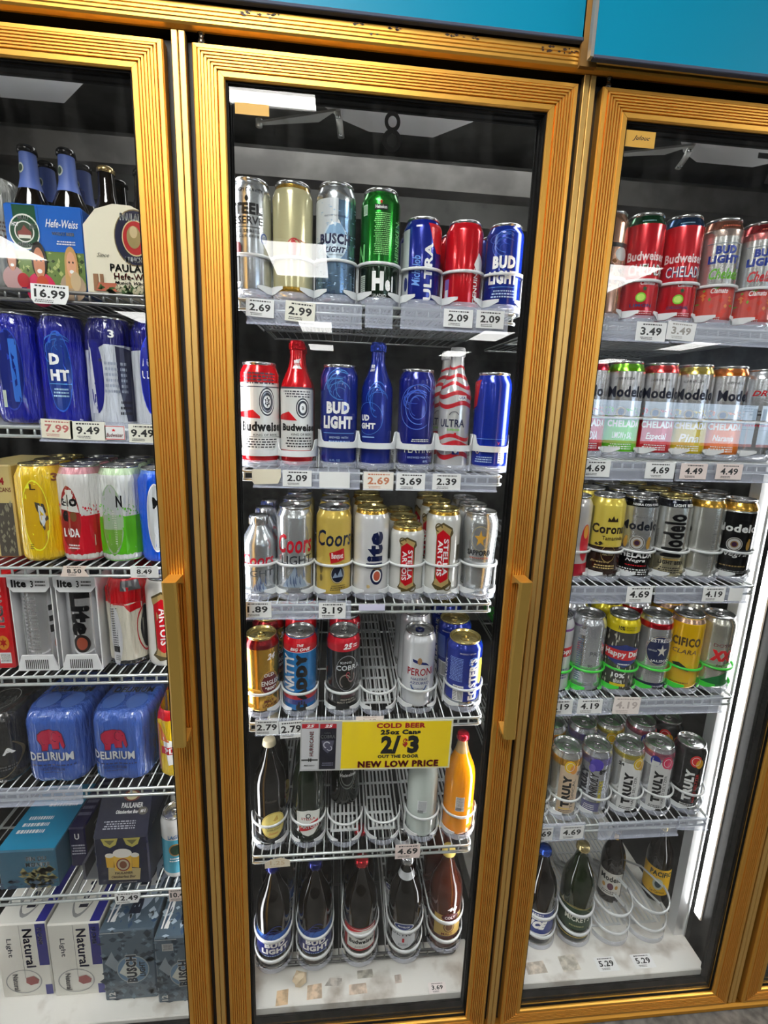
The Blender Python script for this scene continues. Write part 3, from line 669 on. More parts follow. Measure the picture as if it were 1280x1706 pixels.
# ---------------------------------------------------------------- cans and bottles
VS = {}
def put(d, n, i, x, spec, back=0, rackstyle=1, rk=True, dy=0, rz=None, rm=None, rt=None, rlab=None, rh=None, R=None):
    """spec = (shape, R, H, base, bands, art, words, extra keywords)"""
    shape, R_, H, base, bands, els, words, kw = spec
    R0 = R or RK
    z, sl = LV[(d, n)]; y = .080+R0+dy; zb = z+.006+(y-.068)*math.tan(math.radians(sl))
    desc, loc = words.split('|'); lab = desc+', '+loc; dr = loc.split(', ')[1]
    if len(desc.split()) > 9: print('LONG', desc)
    t = vessel(shape, lab, x, y, zb, R_, H, base, bands, els, tilt=0 if shape == 'gls' else sl*.6, **kw)
    VS[(d, n, i)] = t
    if rk:
        rack(x, y, zb-.0045, R0, rackstyle, ('clear rack of ' if rm is None else 'green rack of ')+desc+', '+loc, rm, tilt=sl, hz=rh or (.082 if rackstyle == 1 else .034))
    for b in range(back):
        c = dup(t); dyb = (2*R0+.001)*(b+1); c.location = (x, y+dyb, zb+dyb*math.tan(math.radians(sl))); c.rotation_euler[2] += .5*(b+1)*(-1)**i
        c['label'] = ('second behind the ' if b == 0 else 'third behind the ')+desc+', '+loc
    return t
LT = (.80, .84, .90)
def mountain(c1, c2, x0, x1, z0, z1, seed=1):
    r = random.Random(seed); n = 14; top = [(x0+(x1-x0)*i/n, z0+(z1-z0)*(1-abs(2*i/n-1))*(.65+.5*r.random())) for i in range(n+1)]
    q = [[(a[0], z0), (b[0], z0), b, a] for a, b in zip(top, top[1:])]
    els = [('Q', q, c1)]
    for k in range(9):
        x = x0+(x1-x0)*(.15+.7*r.random()); z = z0+(z1-z0)*(.1+.5*r.random())
        els.append(P([(x, z), (x+.10, z-.03), (x+.03, z+.09)], c2))
    return els
BUDL = lambda x0, x1, zt, h: [T('BUD', x0+.12*(x1-x0), x1-.12*(x1-x0), zt-h*.45, zt, WHT, bold=.06), T('LIGHT', x0, x1, zt-h, zt-h*.52, WHT, bold=.06)]
def swirls(c, z0, z1, n=7, seed=2):
    r = random.Random(seed); return [A(-.1+.3*r.random(), z0+(z1-z0)*(.2+.6*r.random()), .25+.6*r.random(), .05+.09*r.random(), .07, c, .3+r.random(), 3+r.random()*2) for _ in range(n)]
DBL = (.12, .28, .75)
TOP = '|top shelf, middle door'
S1 = [
 ('can', .0375, .200, SLV, [], [T('HIGH GRAVITY', -.8, .6, .865, .895, BLK, bold=.01), E(-.2, .81, .09, .022, BLK), T('STEEL', -1.15, .55, .68, .775, BLK, bold=.05), T('RESERVE', -1.15, .55, .60, .665, BLK, bold=.02), L(-1.1, .5, .575, .58, BLK), T('211 SERIES', -.9, .4, .53, .555, BLK, bold=.01), T('LAGER BEER', -.9, .4, .49, .512, BLK, bold=.0),
   E(.62, .50, .17, .045, (.25, .35, .6)), E(.62, .50, .12, .03, SLV), FP(.5, .74, .48, .52, 3, (.25, .35, .6)), L(-1.5, -.85, .34, .43, MAR), L(-.9, -.62, .12, .43, BLK), E(-.75, .40, .25, .06, MAR), L(-1.5, -.9, .20, .23, MAR), L(-1.5, -.95, .12, .14, MAR), T('24 FL. OZ.', .3, .8, .09, .11, BLK, bold=.0)],
  'silver can with large black lettering, leftmost'+TOP, dict(kind='metalpaint')),
 ('can', .0375, .200, CRM, [(0, .095, GLD, 'metalpaint'), (.93, 1, GLD, 'metalpaint')], [E(.05, .43, .36, .085, (.70, .12, .12)), E(.05, .43, .31, .072, CRM), E(-.02, .455, .10, .05, (.80, .10, .14)), P([(-.14, .36), (.12, .36), (.20, .47), (.02, .50), (-.1, .44)], (.80, .10, .14)), W(.05, .75, .485, .492, .012, (.70, .2, .15), 0, 6), W(.1, .7, .46, .465, .01, (.70, .2, .15), 1, 6), L(-1.57, 1.57, .095, .10, (.6, .5, .2))],
  'cream can with gold base and small red emblem'+TOP, {}),
 ('can', .0375, .204, (.46, .58, .70), [(.84, 1, SLV, 'silver')], [L(-1.5, .1, .5, .85, SLV), SP(-1.5, 1.5, .08, .82, 70, .09, .006, (.62, .72, .82), 4), SP(-1.5, 1.5, .08, .50, 40, .12, .005, (.25, .38, .52), 8), E(-.05, .50, .62, .155, (.80, .87, .93))]+[P([(-.55, .56), (-.2, .665), (-.05, .62), (.12, .68), (.5, .56)], (.55, .70, .84)), P([(-.3, .63), (-.2, .665), (-.1, .64)], WHT), P([(.04, .65), (.12, .68), (.22, .645)], WHT),
   T('BUSCH', -.85, .75, .475, .565, NAVY, bold=.05), T('LIGHT', -.55, .5, .405, .455, NAVY, bold=.04, shear=.3), T('HEAD FOR THE MOUNTAINS', -.6, .6, .70, .715, NAVY, bold=0), T('PREMIUM BREWED', -.35, .35, .38, .392, NAVY, bold=0), T('25 FL. OZ.', -.5, .0, .06, .085, NAVY, bold=0)],
  'silver and pale blue can with a mountain oval'+TOP, dict(kind='metalpaint')),
 ('can', .0375, .200, (.05, .50, .12), [(0, .045, SLV, 'silver'), (.045, .33, (.03, .16, .08))], [L(-1.57, 1.57, .325, .33, (.7, .8, .7)), T('H', -.35, .25, .11, .28, WHT, bold=.07), T('e', .33, .62, .11, .21, WHT, bold=.05), T('i', .68, .8, .11, .25, WHT, bold=.05), T('GRADED', -.35, .4, .055, .08, WHT, bold=0), L(-1.1, -.75, .07, .25, (.8, .85, .8)), FP(-1.08, -.77, .08, .24, 9, BLK),
   L(-.3, .35, .80, .845, BLK), T('Heineken', -.25, .30, .81, .838, WHT, bold=.02), STAR(.02, .865, .09, .022, RED), L(-.95, -.68, .76, .85, (.8, .9, .8)), FP(-.93, -.70, .77, .84, 7, GRN), FP(-.3, .5, .42, .78, 22, (.55, .82, .5), 4), T('HEINEKEN', .85, 1.15, .38, .72, (.5, .85, .5), 90, .02), T('N', -1.3, -.8, .36, .52, (.5, .85, .5), bold=.03)],
  'tall green can with dark green lower band'+TOP, dict(kind='metalpaint')),
 ('can', .0365, .158, (.05, .14, .58), [(0, .03, SLV, 'silver')], [L(-1.6, -.72, .03, .86, (.78, .80, .82)), P([(.3, .92), (1.5, .92), (1.5, .62), (.85, .60), (.6, .70)], (.85, .10, .16)), T('Michelob', -.5, -.05, .22, .56, (.45, .65, .95), 90, .01, .3), T('ULTRA', .15, .60, .06, .70, WHT, 90, .04), FP(-.35, -.05, .86, .90, 1, WHT), E(-.9, .25, .14, .08, (.2, .25, .5))],
  'short dark blue can with red corner and word'+TOP, {}),
 ('can', .0365, .158, (.84, .04, .12), [(0, .025, SLV, 'silver')], [T('GENUINE', .62, .9, .06, .46, WHT, 90, .03), P([(.6, .50), (.9, .64), (1.4, .55), (1.4, .40), (.8, .42)], WHT), L(-1.1, -.75, .10, .34, (.55, .45, .75)), L(-1.05, -.8, .13, .22, WHT)],
  'short plain red can with white side marks'+TOP, {}),
 ('can', .0365, .158, (.04, .17, .60), [(0, .03, SLV, 'silver')], swirls((.15, .35, .75), .62, .86, 9)+BUDL(-.75, .85, .62, .32)+[L(-.7, .8, .265, .27, (.4, .65, .95)), FP(-.55, .7, .14, .24, 3, (.7, .8, .95))],
  'short blue can with white block lettering, rightmost'+TOP, {}),
]
X1 = [.085, .162, .243, .327, .410, .493, .574]
for i, (x, s) in enumerate(zip(X1, S1)): put('m', 1, i, x, s, back=1 if i in (4, 5, 6) else 0, rh=.074 if i < 4 else .070)
SEC = '|second shelf, middle door'
PW = (.93, .93, .92)
def budlabel(cz=1.0):
    return [L(-1.6, 1.6, .30, .50, (.85, .86, .86)), L(-1.6, 1.6, .46, .80, PW), P([(-1.6, .51), (-.35, .54), (.0, .48), (.0, .46), (-1.6, .47)], (.86, .05, .12)), FP(-1.0, .9, .78, .90, 4, (.25, .25, .3), 2), L(-1.6, 1.6, .755, .765, (.3, .3, .35)), E(.38, .62, .42, .135, (.12, .14, .2)), A(.38, .62, .38, .12, .12, WHT), A(.38, .62, .30, .095, .12, (.6, .6, .65)), E(.38, .62, .2, .06, WHT), STAR(.38, .62, .16, .05, (.15, .15, .2), 6, .6), T('B', .31, .44, .60, .645, WHT),
            L(-1.6, 1.6, .12, .46, PW), T('Budweiser', -1.05, 1.5, .335, .43, BLK, bold=.05), T('KING OF BEERS', -.35, 1.0, .29, .312, BLK, bold=.01), FP(-.9, 1, .17, .27, 4, (.2, .2, .22), 6), L(-1.6, 1.6, .28, .283, BLK), T('PROUDLY BREWED', -.4, .9, .135, .155, BLK, bold=0)]
S2 = [
 ('can', .0375, .200, (.84, .03, .10), [(0, .03, SLV, 'silver')], budlabel(), 'tall red and white can with dark round seal'+SEC, {}),
 ('alb', .0325, .243, (.86, .03, .10), [], [e for e in [L(-1.6, 1.6, .13, .62, PW), L(-1.6, 1.6, .62, .635, (.3, .3, .35)), FP(-.9, .9, .55, .61, 3, (.25, .25, .3), 2), P([(-1.6, .40), (-.5, .44), (0, .37), (-1.6, .375)], (.86, .05, .12)), E(.35, .47, .42, .08, (.12, .14, .2)), A(.35, .47, .36, .068, .12, WHT), E(.35, .47, .2, .04, WHT), T('B', .28, .42, .455, .485, BLK), T('Budweiser', -1.0, 1.5, .285, .345, BLK, bold=.05), T('KING OF BEERS', -.35, 1.0, .25, .268, BLK, bold=.01), FP(-.8, 1, .15, .24, 4, (.2, .2, .22), 6), P([(-.5, .78), (.5, .78), (.3, .80), (.3, .84), (.5, .86), (-.4, .845), (-.3, .81)], (.92, .92, .92)), T('Budweiser', -.3, .3, .803, .835, (.8, .05, .1), bold=.02, shear=.3)]],
  'red and white aluminium bottle with red neck'+SEC, dict(lidm=mat('metalpaint', (.85, .05, .12)))),
 ('can', .0375, .202, (.03, .15, .55), [(0, .03, SLV, 'silver')], swirls((.25, .50, .80), .66, .86, 10, 5)+BUDL(-.9, .75, .64, .26)+[L(-.9, .9, .335, .34, (.4, .65, .95)), T('BREWED WITH', -.5, .5, .285, .305, (.75, .85, .95), bold=0), FP(-.6, .6, .22, .27, 2, (.6, .75, .95)), T('25 FL. OZ.', -.5, .1, .06, .08, (.6, .75, .95), bold=0)],
  'tall blue can with swirling crest above white lettering'+SEC, {}),
 ('alb', .0325, .247, (.03, .15, .58), [], swirls((.15, .4, .8), .50, .60, 6, 9)+[T('UD', -1.1, -.45, .38, .43, WHT, bold=.06), T('GHT', -1.1, -.05, .315, .365, WHT, bold=.06), A(-.5, .40, .9, .13, .02, (.3, .6, .95)), L(-1.0, -.1, .245, .255, (.6, .75, .95)), T('BUD', -.85, -.35, .80, .825, WHT, bold=.04), T('LIGHT', -.85, -.3, .772, .793, WHT, bold=.04)],
  'dark blue aluminium bottle with blue neck'+SEC, dict(lidm=mat('metalpaint', (.05, .2, .62)))),
 ('can', .0375, .200, (.04, .10, .52), [(0, .03, SLV, 'silver')], [A(.05, .62, 1.0, .22, .03, (.35, .5, .9), .8, 5.4), A(.15, .62, .75, .17, .05, (.35, .5, .9), 1, 5), A(.1, .62, .5, .12, .05, (.35, .5, .9))]+swirls((.25, .4, .85), .55, .78, 7, 11)+[FP(-.2, .8, .275, .31, 2, WHT), T('PLATINUM', -.55, 1.45, .165, .25, WHT, bold=.0), T('BREWED FOR TASTE', -.35, 1.2, .11, .13, (.7, .8, 1), bold=0), T('8%', .5, .8, .07, .09, (.7, .8, 1), bold=0)],
  'tall deep blue can with thin low white lettering'+SEC, {}),
 ('alb', .0325, .245, (.86, .86, .86), [], [W(-1.6, 1.6, .10, .14, .02, (.80, .12, .18), 0, 3), W(-1.6, 1.6, .19, .23, .02, (.80, .12, .18), 1, 3), W(-1.6, 1.6, .255, .285, .018, (.80, .12, .18), 2, 3), W(-1.6, 1.6, .52, .555, .018, (.80, .15, .2), 0, 3), W(-1.6, 1.6, .60, .635, .02, (.80, .15, .2), 1, 3), W(-1.6, 1.6, .68, .71, .02, (.80, .12, .18), 2, 3), W(-1.6, 1.6, .75, .78, .012, (.80, .12, .18), 1, 3), W(-1.6, 1.6, .83, .85, .01, (.80, .12, .18), 0, 3), L(.2, .75, .575, .615, WHT), T('USA', .27, .68, .583, .607, (.12, .2, .5), bold=.03), T('ULTRA', -.9, .7, .355, .42, (.12, .15, .3), bold=.02), T('SUPERIOR', -.4, .4, .325, .342, LGN, bold=.01), L(.05, .2, .27, .31, RED), L(.0, .45, .13, .185, (.1, .15, .5)), E(.22, .16, .1, .02, WHT), A(0, .45, .3, .035, .15, (.3, .3, .35), .2, 3)],
  'white aluminium bottle with wavy red stripes'+SEC, dict(lidm=mat('paper', (.9, .9, .9)))),
 ('can', .0375, .200, (.08, .20, .70), [(0, .03, SLV, 'silver')], [P([(-1.57, .90), (-.75, .92), (-.95, .66), (-1.57, .60)], (.80, .12, .20)), L(.55, 1.0, .08, .22, WHT), FP(.58, .97, .09, .21, 6, BLK), L(-1.0, 1, .325, .33, (.4, .6, .95)), FP(-.8, .2, .08, .15, 3, (.75, .85, 1)), A(-.65, .20, .12, .03, .3, WHT), T('V', .45, .6, .27, .3, (.9, .3, .3))],
  'tall blue can with red patch at upper left'+SEC, {}),
]
X2 = [.095, .169, .254, .331, .413, .494, .574]
for i, (x, s) in enumerate(zip(X2, S2)): put('m', 2, i, x, s, back=1 if i in (1, 5) else 0, rackstyle=2, rk=True, rh=.05 if i in (2, 3, 4, 5, 6) else .03)
THI = '|third shelf, middle door'
def coors(c, w_=1.0):
    return [T('Coors', -1.05*w_, 1.1, .50, .71, c, bold=.02, shear=.15), T('LIGHT', -.8, 1.05, .375, .475, (.12, .13, .16), bold=.0)]+mountain((.62, .68, .76), (.35, .42, .55), -.75, .75, .12, .36)+[T('COLD AS', -.35, .4, .085, .105, BLK, bold=.01), T('THE ROCKIES', -.45, .5, .06, .078, BLK, bold=.0)]
def stella():
    rd = (.80, .05, .12); dg = (.35, .30, .16)
    return [P([(-.45, .80), (.0, .86), (.55, .80), (.62, .74), (.5, .70), (.5, .22), (.7, .16), (.3, .10), (-.2, .08), (-.5, .14), (-.35, .2), (-.35, .70)], dg), P([(-.42, .78), (.0, .835), (.5, .78), (.42, .73), (.47, .22), (.5, .17), (.1, .12), (-.38, .15), (-.3, .22), (-.33, .70)], (.72, .62, .40)), P([(-.33, .72), (.0, .78), (.42, .71), (.42, .22), (.0, .17), (-.28, .23)], rd), A(-.25, .80, .22, .05, .3, dg, 0, 4.7), A(.42, .13, .25, .05, .3, dg, 3, 7.5),
            T('STELLA', .08, .36, .26, .68, WHT, -90, .03), T('ARTOIS', -.24, .04, .25, .66, WHT, -90, .03)]
S3 = [
 ('crs', .0355, .172, SLV, [], [T('Coors', -1.1, .95, .40, .56, (.80, .08, .2), bold=.02, shear=.15), T('LIGHT', -1.1, .9, .27, .35, (.35, .37, .4), bold=.0)]+mountain((.66, .72, .80), (.35, .42, .60), -.5, .5, .08, .27)+[T('COLD', -.2, .25, .05, .065, BLK, bold=.01)],
  'small silver aluminium bottle with red script, leftmost'+THI, dict(kind='metalpaint', pr='print')),
 ('can', .0375, .196, (.84, .85, .86), [], coors((.80, .06, .16)), 'tall silver can with red script'+THI, dict(kind='metalpaint')),
 ('can', .0375, .196, (.88, .76, .36), [], [T('Coors', -1.05, 1.2, .58, .76, (.05, .10, .22), bold=.02, shear=.15), P([(-.25, .51), (.6, .56), (.65, .43), (-.15, .39)], (.78, .08, .12)), T('Banquet', -.12, .55, .43, .51, WHT, bold=.02), E(.25, .27, .42, .105, (.07, .10, .2)), A(.25, .27, .40, .10, .08, (.8, .75, .6)), P([(-.05, .23), (.1, .29), (.22, .25), (.4, .33), (.55, .24)], (.55, .62, .72)), T('GOLDEN COLORADO', -.05, .6, .395, .41, (.3, .25, .1), bold=0), FP(-.2, .7, .08, .15, 3, (.25, .2, .1)), E(-.75, .33, .12, .06, (.45, .38, .15)), E(-.75, .22, .1, .04, (.45, .38, .15))],
  'tall yellow gold can with dark blue script'+THI, dict(tabc=(.3, .3, .3))),
 ('can', .0375, .196, (.92, .92, .93), [(.93, 1, GLD, 'metalpaint')], [T('lite', -.25, .72, .34, .75, (.05, .10, .28), 90, .06), L(-.35, .85, .345, .36, (.05, .1, .28)), E(.38, .25, .38, .10, (.93, .93, .93)), A(.38, .25, .38, .10, .3, (.05, .1, .28)), E(.38, .25, .2, .055, (.75, .35, .25)), E(-.1, .13, .1, .02, (.85, .75, .55)), T('A FINE PILSNER', .1, .65, .325, .34, GLD, bold=0)],
  'tall white can with bold navy vertical lettering'+THI, dict(lidm=M_GLID)),
 ('can', .0365, .158, (.88, .88, .86), [(.93, 1, GLD, 'metalpaint')], stella(), 'short white can with a red vertical banner'+THI, dict(lidm=M_GLID)),
 ('can', .0375, .196, (.92, .92, .90), [(.93, 1, GLD, 'metalpaint')], stella()+[L(.95, 1.3, .42, .6, (.3, .28, .2)), T('24 FL. OZ', .0, .5, .04, .055, BLK, bold=0)], 'tall white can with a red vertical banner'+THI, dict(lidm=M_GLID)),
 ('sap', .0375, .190, (.80, .81, .82), [], [STAR(.05, .70, .36, .10, (.90, .68, .25), 5, .42), A(.05, .70, .55, .15, .06, (.7, .65, .5)), T('SAPPORO', -.75, .75, .50, .565, BLK, bold=.03), FP(-.6, .6, .455, .485, 1, (.75, .45, .4)), FP(-.6, .6, .44, .45, 1, (.5, .5, .5))],
  'silver waisted can with a gold star, rightmost'+THI, dict(kind='metalpaint')),
]
X3 = [.088, .164, .247, .328, .407, .486, .570]
for i, (x, s) in enumerate(zip(X3, S3)): put('m', 3, i, x, s, back=2, rh=.078)
FOU = '|fourth shelf, middle door'
S4 = {
 0: ('can', .0375, .186, (.86, .66, .22), [(0, .045, MAR), (.86, .96, (.55, .06, .10))], [E(.45, .40, .62, .17, (.80, .62, .25)), E(.45, .40, .58, .155, (.42, .05, .10)), A(.45, .40, .55, .145, .05, (.9, .75, .4)), T('24', .3, .8, .72, .80, WHT, bold=.05, shear=.3), T('OLD', .1, .7, .50, .545, WHT, bold=.02), T('ENGLISH', -.05, 1.15, .385, .45, WHT, bold=.03), T('"800"', .15, .85, .32, .365, WHT, bold=.03), T('MALT', .1, .7, .15, .19, MAR, bold=.01), T('LIQUOR', .0, .9, .09, .135, MAR, bold=.01)],
     'gold and maroon can, leftmost'+FOU, dict(kind='metalpaint', lidm=M_GLID)),
 1: ('can', .0375, .192, (.05, .50, .80), [(.80, .955, (.85, .08, .14))], [T('THE', -.2, .2, .87, .90, WHT, bold=.02, shear=.3), T('BIG ONE', -.6, .6, .815, .855, WHT, bold=.04, shear=.3), L(-1.57, 1.57, .795, .80, WHT), T('NATTY', -1.05, -.35, .30, .76, WHT, 90, .05), T('DADDY', -.25, .42, .03, .78, (.05, .06, .12), 90, .12), L(-1.57, 1.57, .19, .27, (.80, .10, .18)), T('DADDY', -.22, .38, .03, .78, (.02, .03, .06), 90, .09), L(-1.57, 1.57, .125, .19, (.15, .2, .5))],
     'blue and red can with black vertical lettering'+FOU, dict(tabc=(.8, .8, .8))),
 2: ('can', .0375, .192, (.06, .06, .07), [(.80, .955, (.82, .06, .16))], [T('25', .0, .55, .83, .90, WHT, bold=.05, shear=.3), FP(.6, .9, .84, .89, 2, WHT), A(.25, .52, .70, .23, .03, (.65, .65, .68)), T('KING', -.15, .5, .645, .675, SLV, bold=.01), T('COBRA', -.4, 1.1, .56, .625, SLV, bold=.03), A(.15, .42, .35, .09, .18, (.55, .50, .48), .5, 4.2), A(.5, .47, .22, .07, .25, (.55, .45, .45), 3.2, 7), A(.3, .50, .12, .04, .3, (.7, .25, .3), 0, 5), L(-.1, .8, .20, .28, (.25, .05, .1)), T('PREMIUM', -.1, .7, .165, .185, (.75, .72, .66), bold=0), T('MALT LIQUOR', -.3, .9, .125, .15, (.75, .72, .66), bold=.01)],
     'black can with red shoulder and grey snake crest'+FOU, dict(lidm=M_LID)),
 4: ('can', .0375, .190, (.90, .91, .93), [], [P([(-.35, .68), (.0, .66), (.5, .63), (.75, .58), (.5, .60), (0, .62), (-.3, .64)], (.08, .14, .42)), E(.1, .655, .14, .045, (.65, .5, .35)), T('PERONI', -.65, 1.0, .46, .56, (.65, .10, .16), bold=.02), T('NASTRO', -.4, .6, .40, .43, (.1, .15, .45), bold=.01), T('AZZURRO', -.45, .75, .345, .38, (.1, .15, .45), bold=.01), A(.1, .38, .55, .15, .14, (.1, .25, .5), 3.5, 5.9), T('ITALIA', -.2, .4, .285, .30, (.1, .15, .45), bold=0), FP(.85, 1.0, .1, .25, 8, BLK)],
     'white can with maroon and blue lettering'+FOU, dict(tabc=(.08, .16, .5))),
 5: ('can', .0415, .168, (.06, .18, .62), [(0, .12, SLV, 'silver')], [T("FOSTER'S", .35, .85, .14, .78, WHT, 90, .05), A(.62, .72, .28, .07, .2, (.35, .55, .95)), E(1.15, .55, .28, .2, (.95, .85, .3)), L(-.5, .1, .12, .36, WHT), FP(-.48, -.25, .13, .35, 9, BLK), ('Q', [[(-.2+.04*i, .14), (-.18+.04*i, .14), (-.18+.04*i, .34), (-.2+.04*i, .34)] for i in range(7)], BLK), FP(-.8, .0, .42, .78, 16, (.55, .68, .95)), T('PRODUCT OF USA', -.2, .7, .84, .86, WHT, bold=0), T('LAGER', -1.3, -1.0, .3, .7, WHT, 90, .02)],
     'wide blue can with gold lid and vertical lettering'+FOU, dict(lidm=M_GLID)),
}
X4 = [.090, .175, .272, .353, .447, .555]
for i, x in enumerate(X4):
    if i in S4: put('m', 4, i, x, S4[i], back=2 if i != 2 else 1, rh=.06, R=.0425 if i in (4, 5) else None)
    else:
        z, sl = LV[('m', 4)]; rack(x, .1185, z+.004, .040, 1, 'empty clear plastic can track between the black can and the white can', tilt=sl, hz=.06)
# fifth shelf: bottles
FIF = '|fifth shelf, middle door'
DB = (.05, .04, .03); GG = (.10, .22, .06)
S5 = {
 0: ('gls', .0375, .262, DB, [], [E(.2, .21, .78, .135, (.93, .86, .50)), A(.2, .21, .75, .13, .04, (.75, .6, .2)), P([(.15, .26), (.42, .31), (.5, .26), (.3, .25)], (.80, .65, .30)), T('GUINNESS', -.42, .85, .185, .22, BLK, bold=.02), T('EXTRA STOUT', -.2, .6, .155, .172, BLK, bold=0), T('Guinness', -.1, .5, .115, .14, (.85, .45, .2), bold=.01, shear=.4), T('Guinness', -.3, .4, .455, .48, (.25, .22, .18), bold=0, shear=.3)],
     'dark brown bottle with oval pale yellow label'+FIF, dict(kind='gloss', pr='paper', lidm=mat('paper', (.86, .82, .70)))),
 1: ('gls', .0375, .262, GG, [], [P([(-.8, .33), (0, .36), (.8, .33), (.75, .17), (.35, .10), (0, .085), (-.35, .10), (-.75, .17)], (.90, .90, .88)), P([(-.6, .19), (.65, .25), (.65, .17), (-.55, .13)], (.80, .05, .12)), T('STELLA', -.45, .45, .255, .28, (.7, .1, .15), bold=.03), T('ARTOIS', -.5, .6, .165, .21, WHT, bold=.03), A(0, .30, .16, .025, .4, (.2, .2, .2)), E(-.5, .2, .1, .02, GLD)],
     'green glass bottle with white and red label'+FIF, dict(kind='glassy', pr='paper', lidm=M_WHITE)),
 2: ('gls', .0375, .262, (.04, .07, .04), [], [E(.25, .35, .55, .135, (.08, .09, .08)), A(.25, .35, .62, .155, .06, (.62, .64, .62)), A(.25, .35, .50, .12, .12, (.55, .57, .55)), L(-.35, .95, .33, .38, BLK), T('Heineken', -.3, .85, .335, .375, WHT, bold=.03), STAR(.5, .43, .1, .022, RED)],
     'black-green bottle with round grey emblem, set back'+FIF, dict(kind='gloss', pr='paper', lidm=M_LID)),
 4: ('gls', .0375, .262, (.78, .82, .80), [], [L(-.25, .35, .28, .40, (.90, .91, .92)), FP(-.23, .33, .285, .395, 12, (.2, .25, .35)), ('Q', [[(-.22+.03*i, .27), (-.205+.03*i, .27), (-.205+.03*i, .30), (-.22+.03*i, .30)] for i in range(12)], BLK)],
     'clear bottle of cloudy white drink with small label'+FIF, dict(kind='gloss', pr='paper', lidm=M_LID)),
 5: ('gls', .0375, .262, (.98, .62, .04), [(.82, .955, (.75, .62, .42))], [L(-.15, .42, .27, .42, (.93, .92, .90)), FP(-.13, .40, .28, .415, 12, (.25, .3, .4)), ('Q', [[(-.12+.03*i, .275), (-.105+.03*i, .275), (-.105+.03*i, .31), (-.12+.03*i, .31)] for i in range(12)], BLK)],
     'clear bottle of bright orange drink, rightmost'+FIF, dict(kind='gloss', pr='paper', lidm=mat('metalpaint', (.85, .06, .20)))),
}
X5 = [.103, .194, .283, .376, .474, .567]
for i, x in enumerate(X5):
    z, sl = LV[('m', 5)]
    if i in S5:
        put('m', 5, i, x, S5[i], rh=.070, R=.0395, dy=.10 if i == 2 else 0, rk=(i != 2), back=1 if i in (0, 1) else 0)
        if i == 2: rack(x, .1185, z+.003, .040, 1, 'clear plastic track with the set-back black-green bottle in it', tilt=sl, hz=.070)
    else: rack(x, .1185, z+.003, .040, 1, 'empty clear plastic track on the fifth shelf between two bottle tracks', tilt=sl, hz=.070)
BOT = '|cooler floor, middle door'
def budbl():
    return [L(-1.6, 1.6, .16, .395, (.06, .12, .45)), L(-1.6, 1.6, .30, .395, (.15, .38, .72))]+swirls((.08, .16, .5), .32, .375, 7, 3)+BUDL(-.75, .85, .305, .12)+[FP(-.6, .7, .155, .175, 1, (.6, .7, .9))]
S6 = [
 ('gls', .0435, .285, (.045, .03, .02), [], budbl(), 'big brown bottle with blue label, leftmost'+BOT, dict(kind='gloss', pr='print', lidm=mat('metalpaint', (.10, .14, .50)))),
 ('gls', .0435, .285, (.045, .03, .02), [], budbl(), 'big brown bottle with blue label, second from left'+BOT, dict(kind='gloss', pr='print', lidm=mat('metalpaint', (.10, .14, .50)))),
 ('gls', .0435, .285, (.045, .03, .02), [], [L(-1.1, 1.1, .15, .40, (.62, .08, .12)), L(-.8, 1.0, .17, .385, (.88, .88, .86)), P([(-.8, .34), (.2, .37), (1, .36), (1, .37), (-.8, .385)], (.8, .1, .15)), FP(-.5, .6, .31, .335, 2, BLK, 2), P([(-.3, .29), (.1, .33), (.5, .29), (.1, .27)], (.4, .38, .38)), T('Budweiser', -.65, .95, .225, .27, BLK, bold=.05), FP(-.3, .5, .18, .205, 2, (.5, .5, .5))],
  'big brown bottle with a white and red label'+BOT, dict(kind='gloss', pr='paper', lidm=mat('metalpaint', (.80, .06, .14)))),
 ('gls', .0435, .285, (.045, .035, .025), [(.80, .865, (.82, .83, .85))], [E(0, .375, .62, .038, (.85, .86, .88)), E(0, .375, .56, .030, (.08, .16, .42)), T('MICHELOB', -.35, .35, .368, .385, WHT, bold=.01), P([(-.75, .34), (.75, .34), (.75, .20), (.4, .155), (0, .13), (-.4, .155), (-.75, .20)], (.80, .81, .83)), T('ULTRA', -.75, .75, .275, .325, (.1, .11, .16), bold=.0), L(-.06, .07, .205, .25, (.7, .1, .15)), FP(-.3, .3, .165, .195, 2, (.4, .4, .45))],
  'big dark bottle with silver cap and silver label'+BOT, dict(kind='gloss', pr='paper', lidm=M_SIL)),
 ('gls', .0435, .285, (.62, .30, .20), [], [T('40', .2, .8, .445, .49, WHT, bold=.05, shear=.2), L(-.6, 1.2, .17, .40, (.70, .58, .30)), E(.4, .375, .55, .04, (.35, .10, .12)), T('COLT', .05, .7, .36, .39, WHT, bold=.02), E(.35, .27, .34, .06, (.35, .22, .12)), A(.35, .27, .28, .05, .2, (.7, .6, .4)), T('MALT', -.1, .6, .18, .205, MAR, bold=.01)],
  'big bottle of amber drink with yellow cap'+BOT, dict(kind='glassy', pr='paper', lidm=mat('paper', (.93, .84, .45)))),
]
X6 = [.106, .212, .330, .448, .561]
for i, (x, s) in enumerate(zip(X6, S6)): put('m', 6, i, x, s, rackstyle=6, R=.046, rh=.112, back=1, dy=.004 if i < 4 else .02)
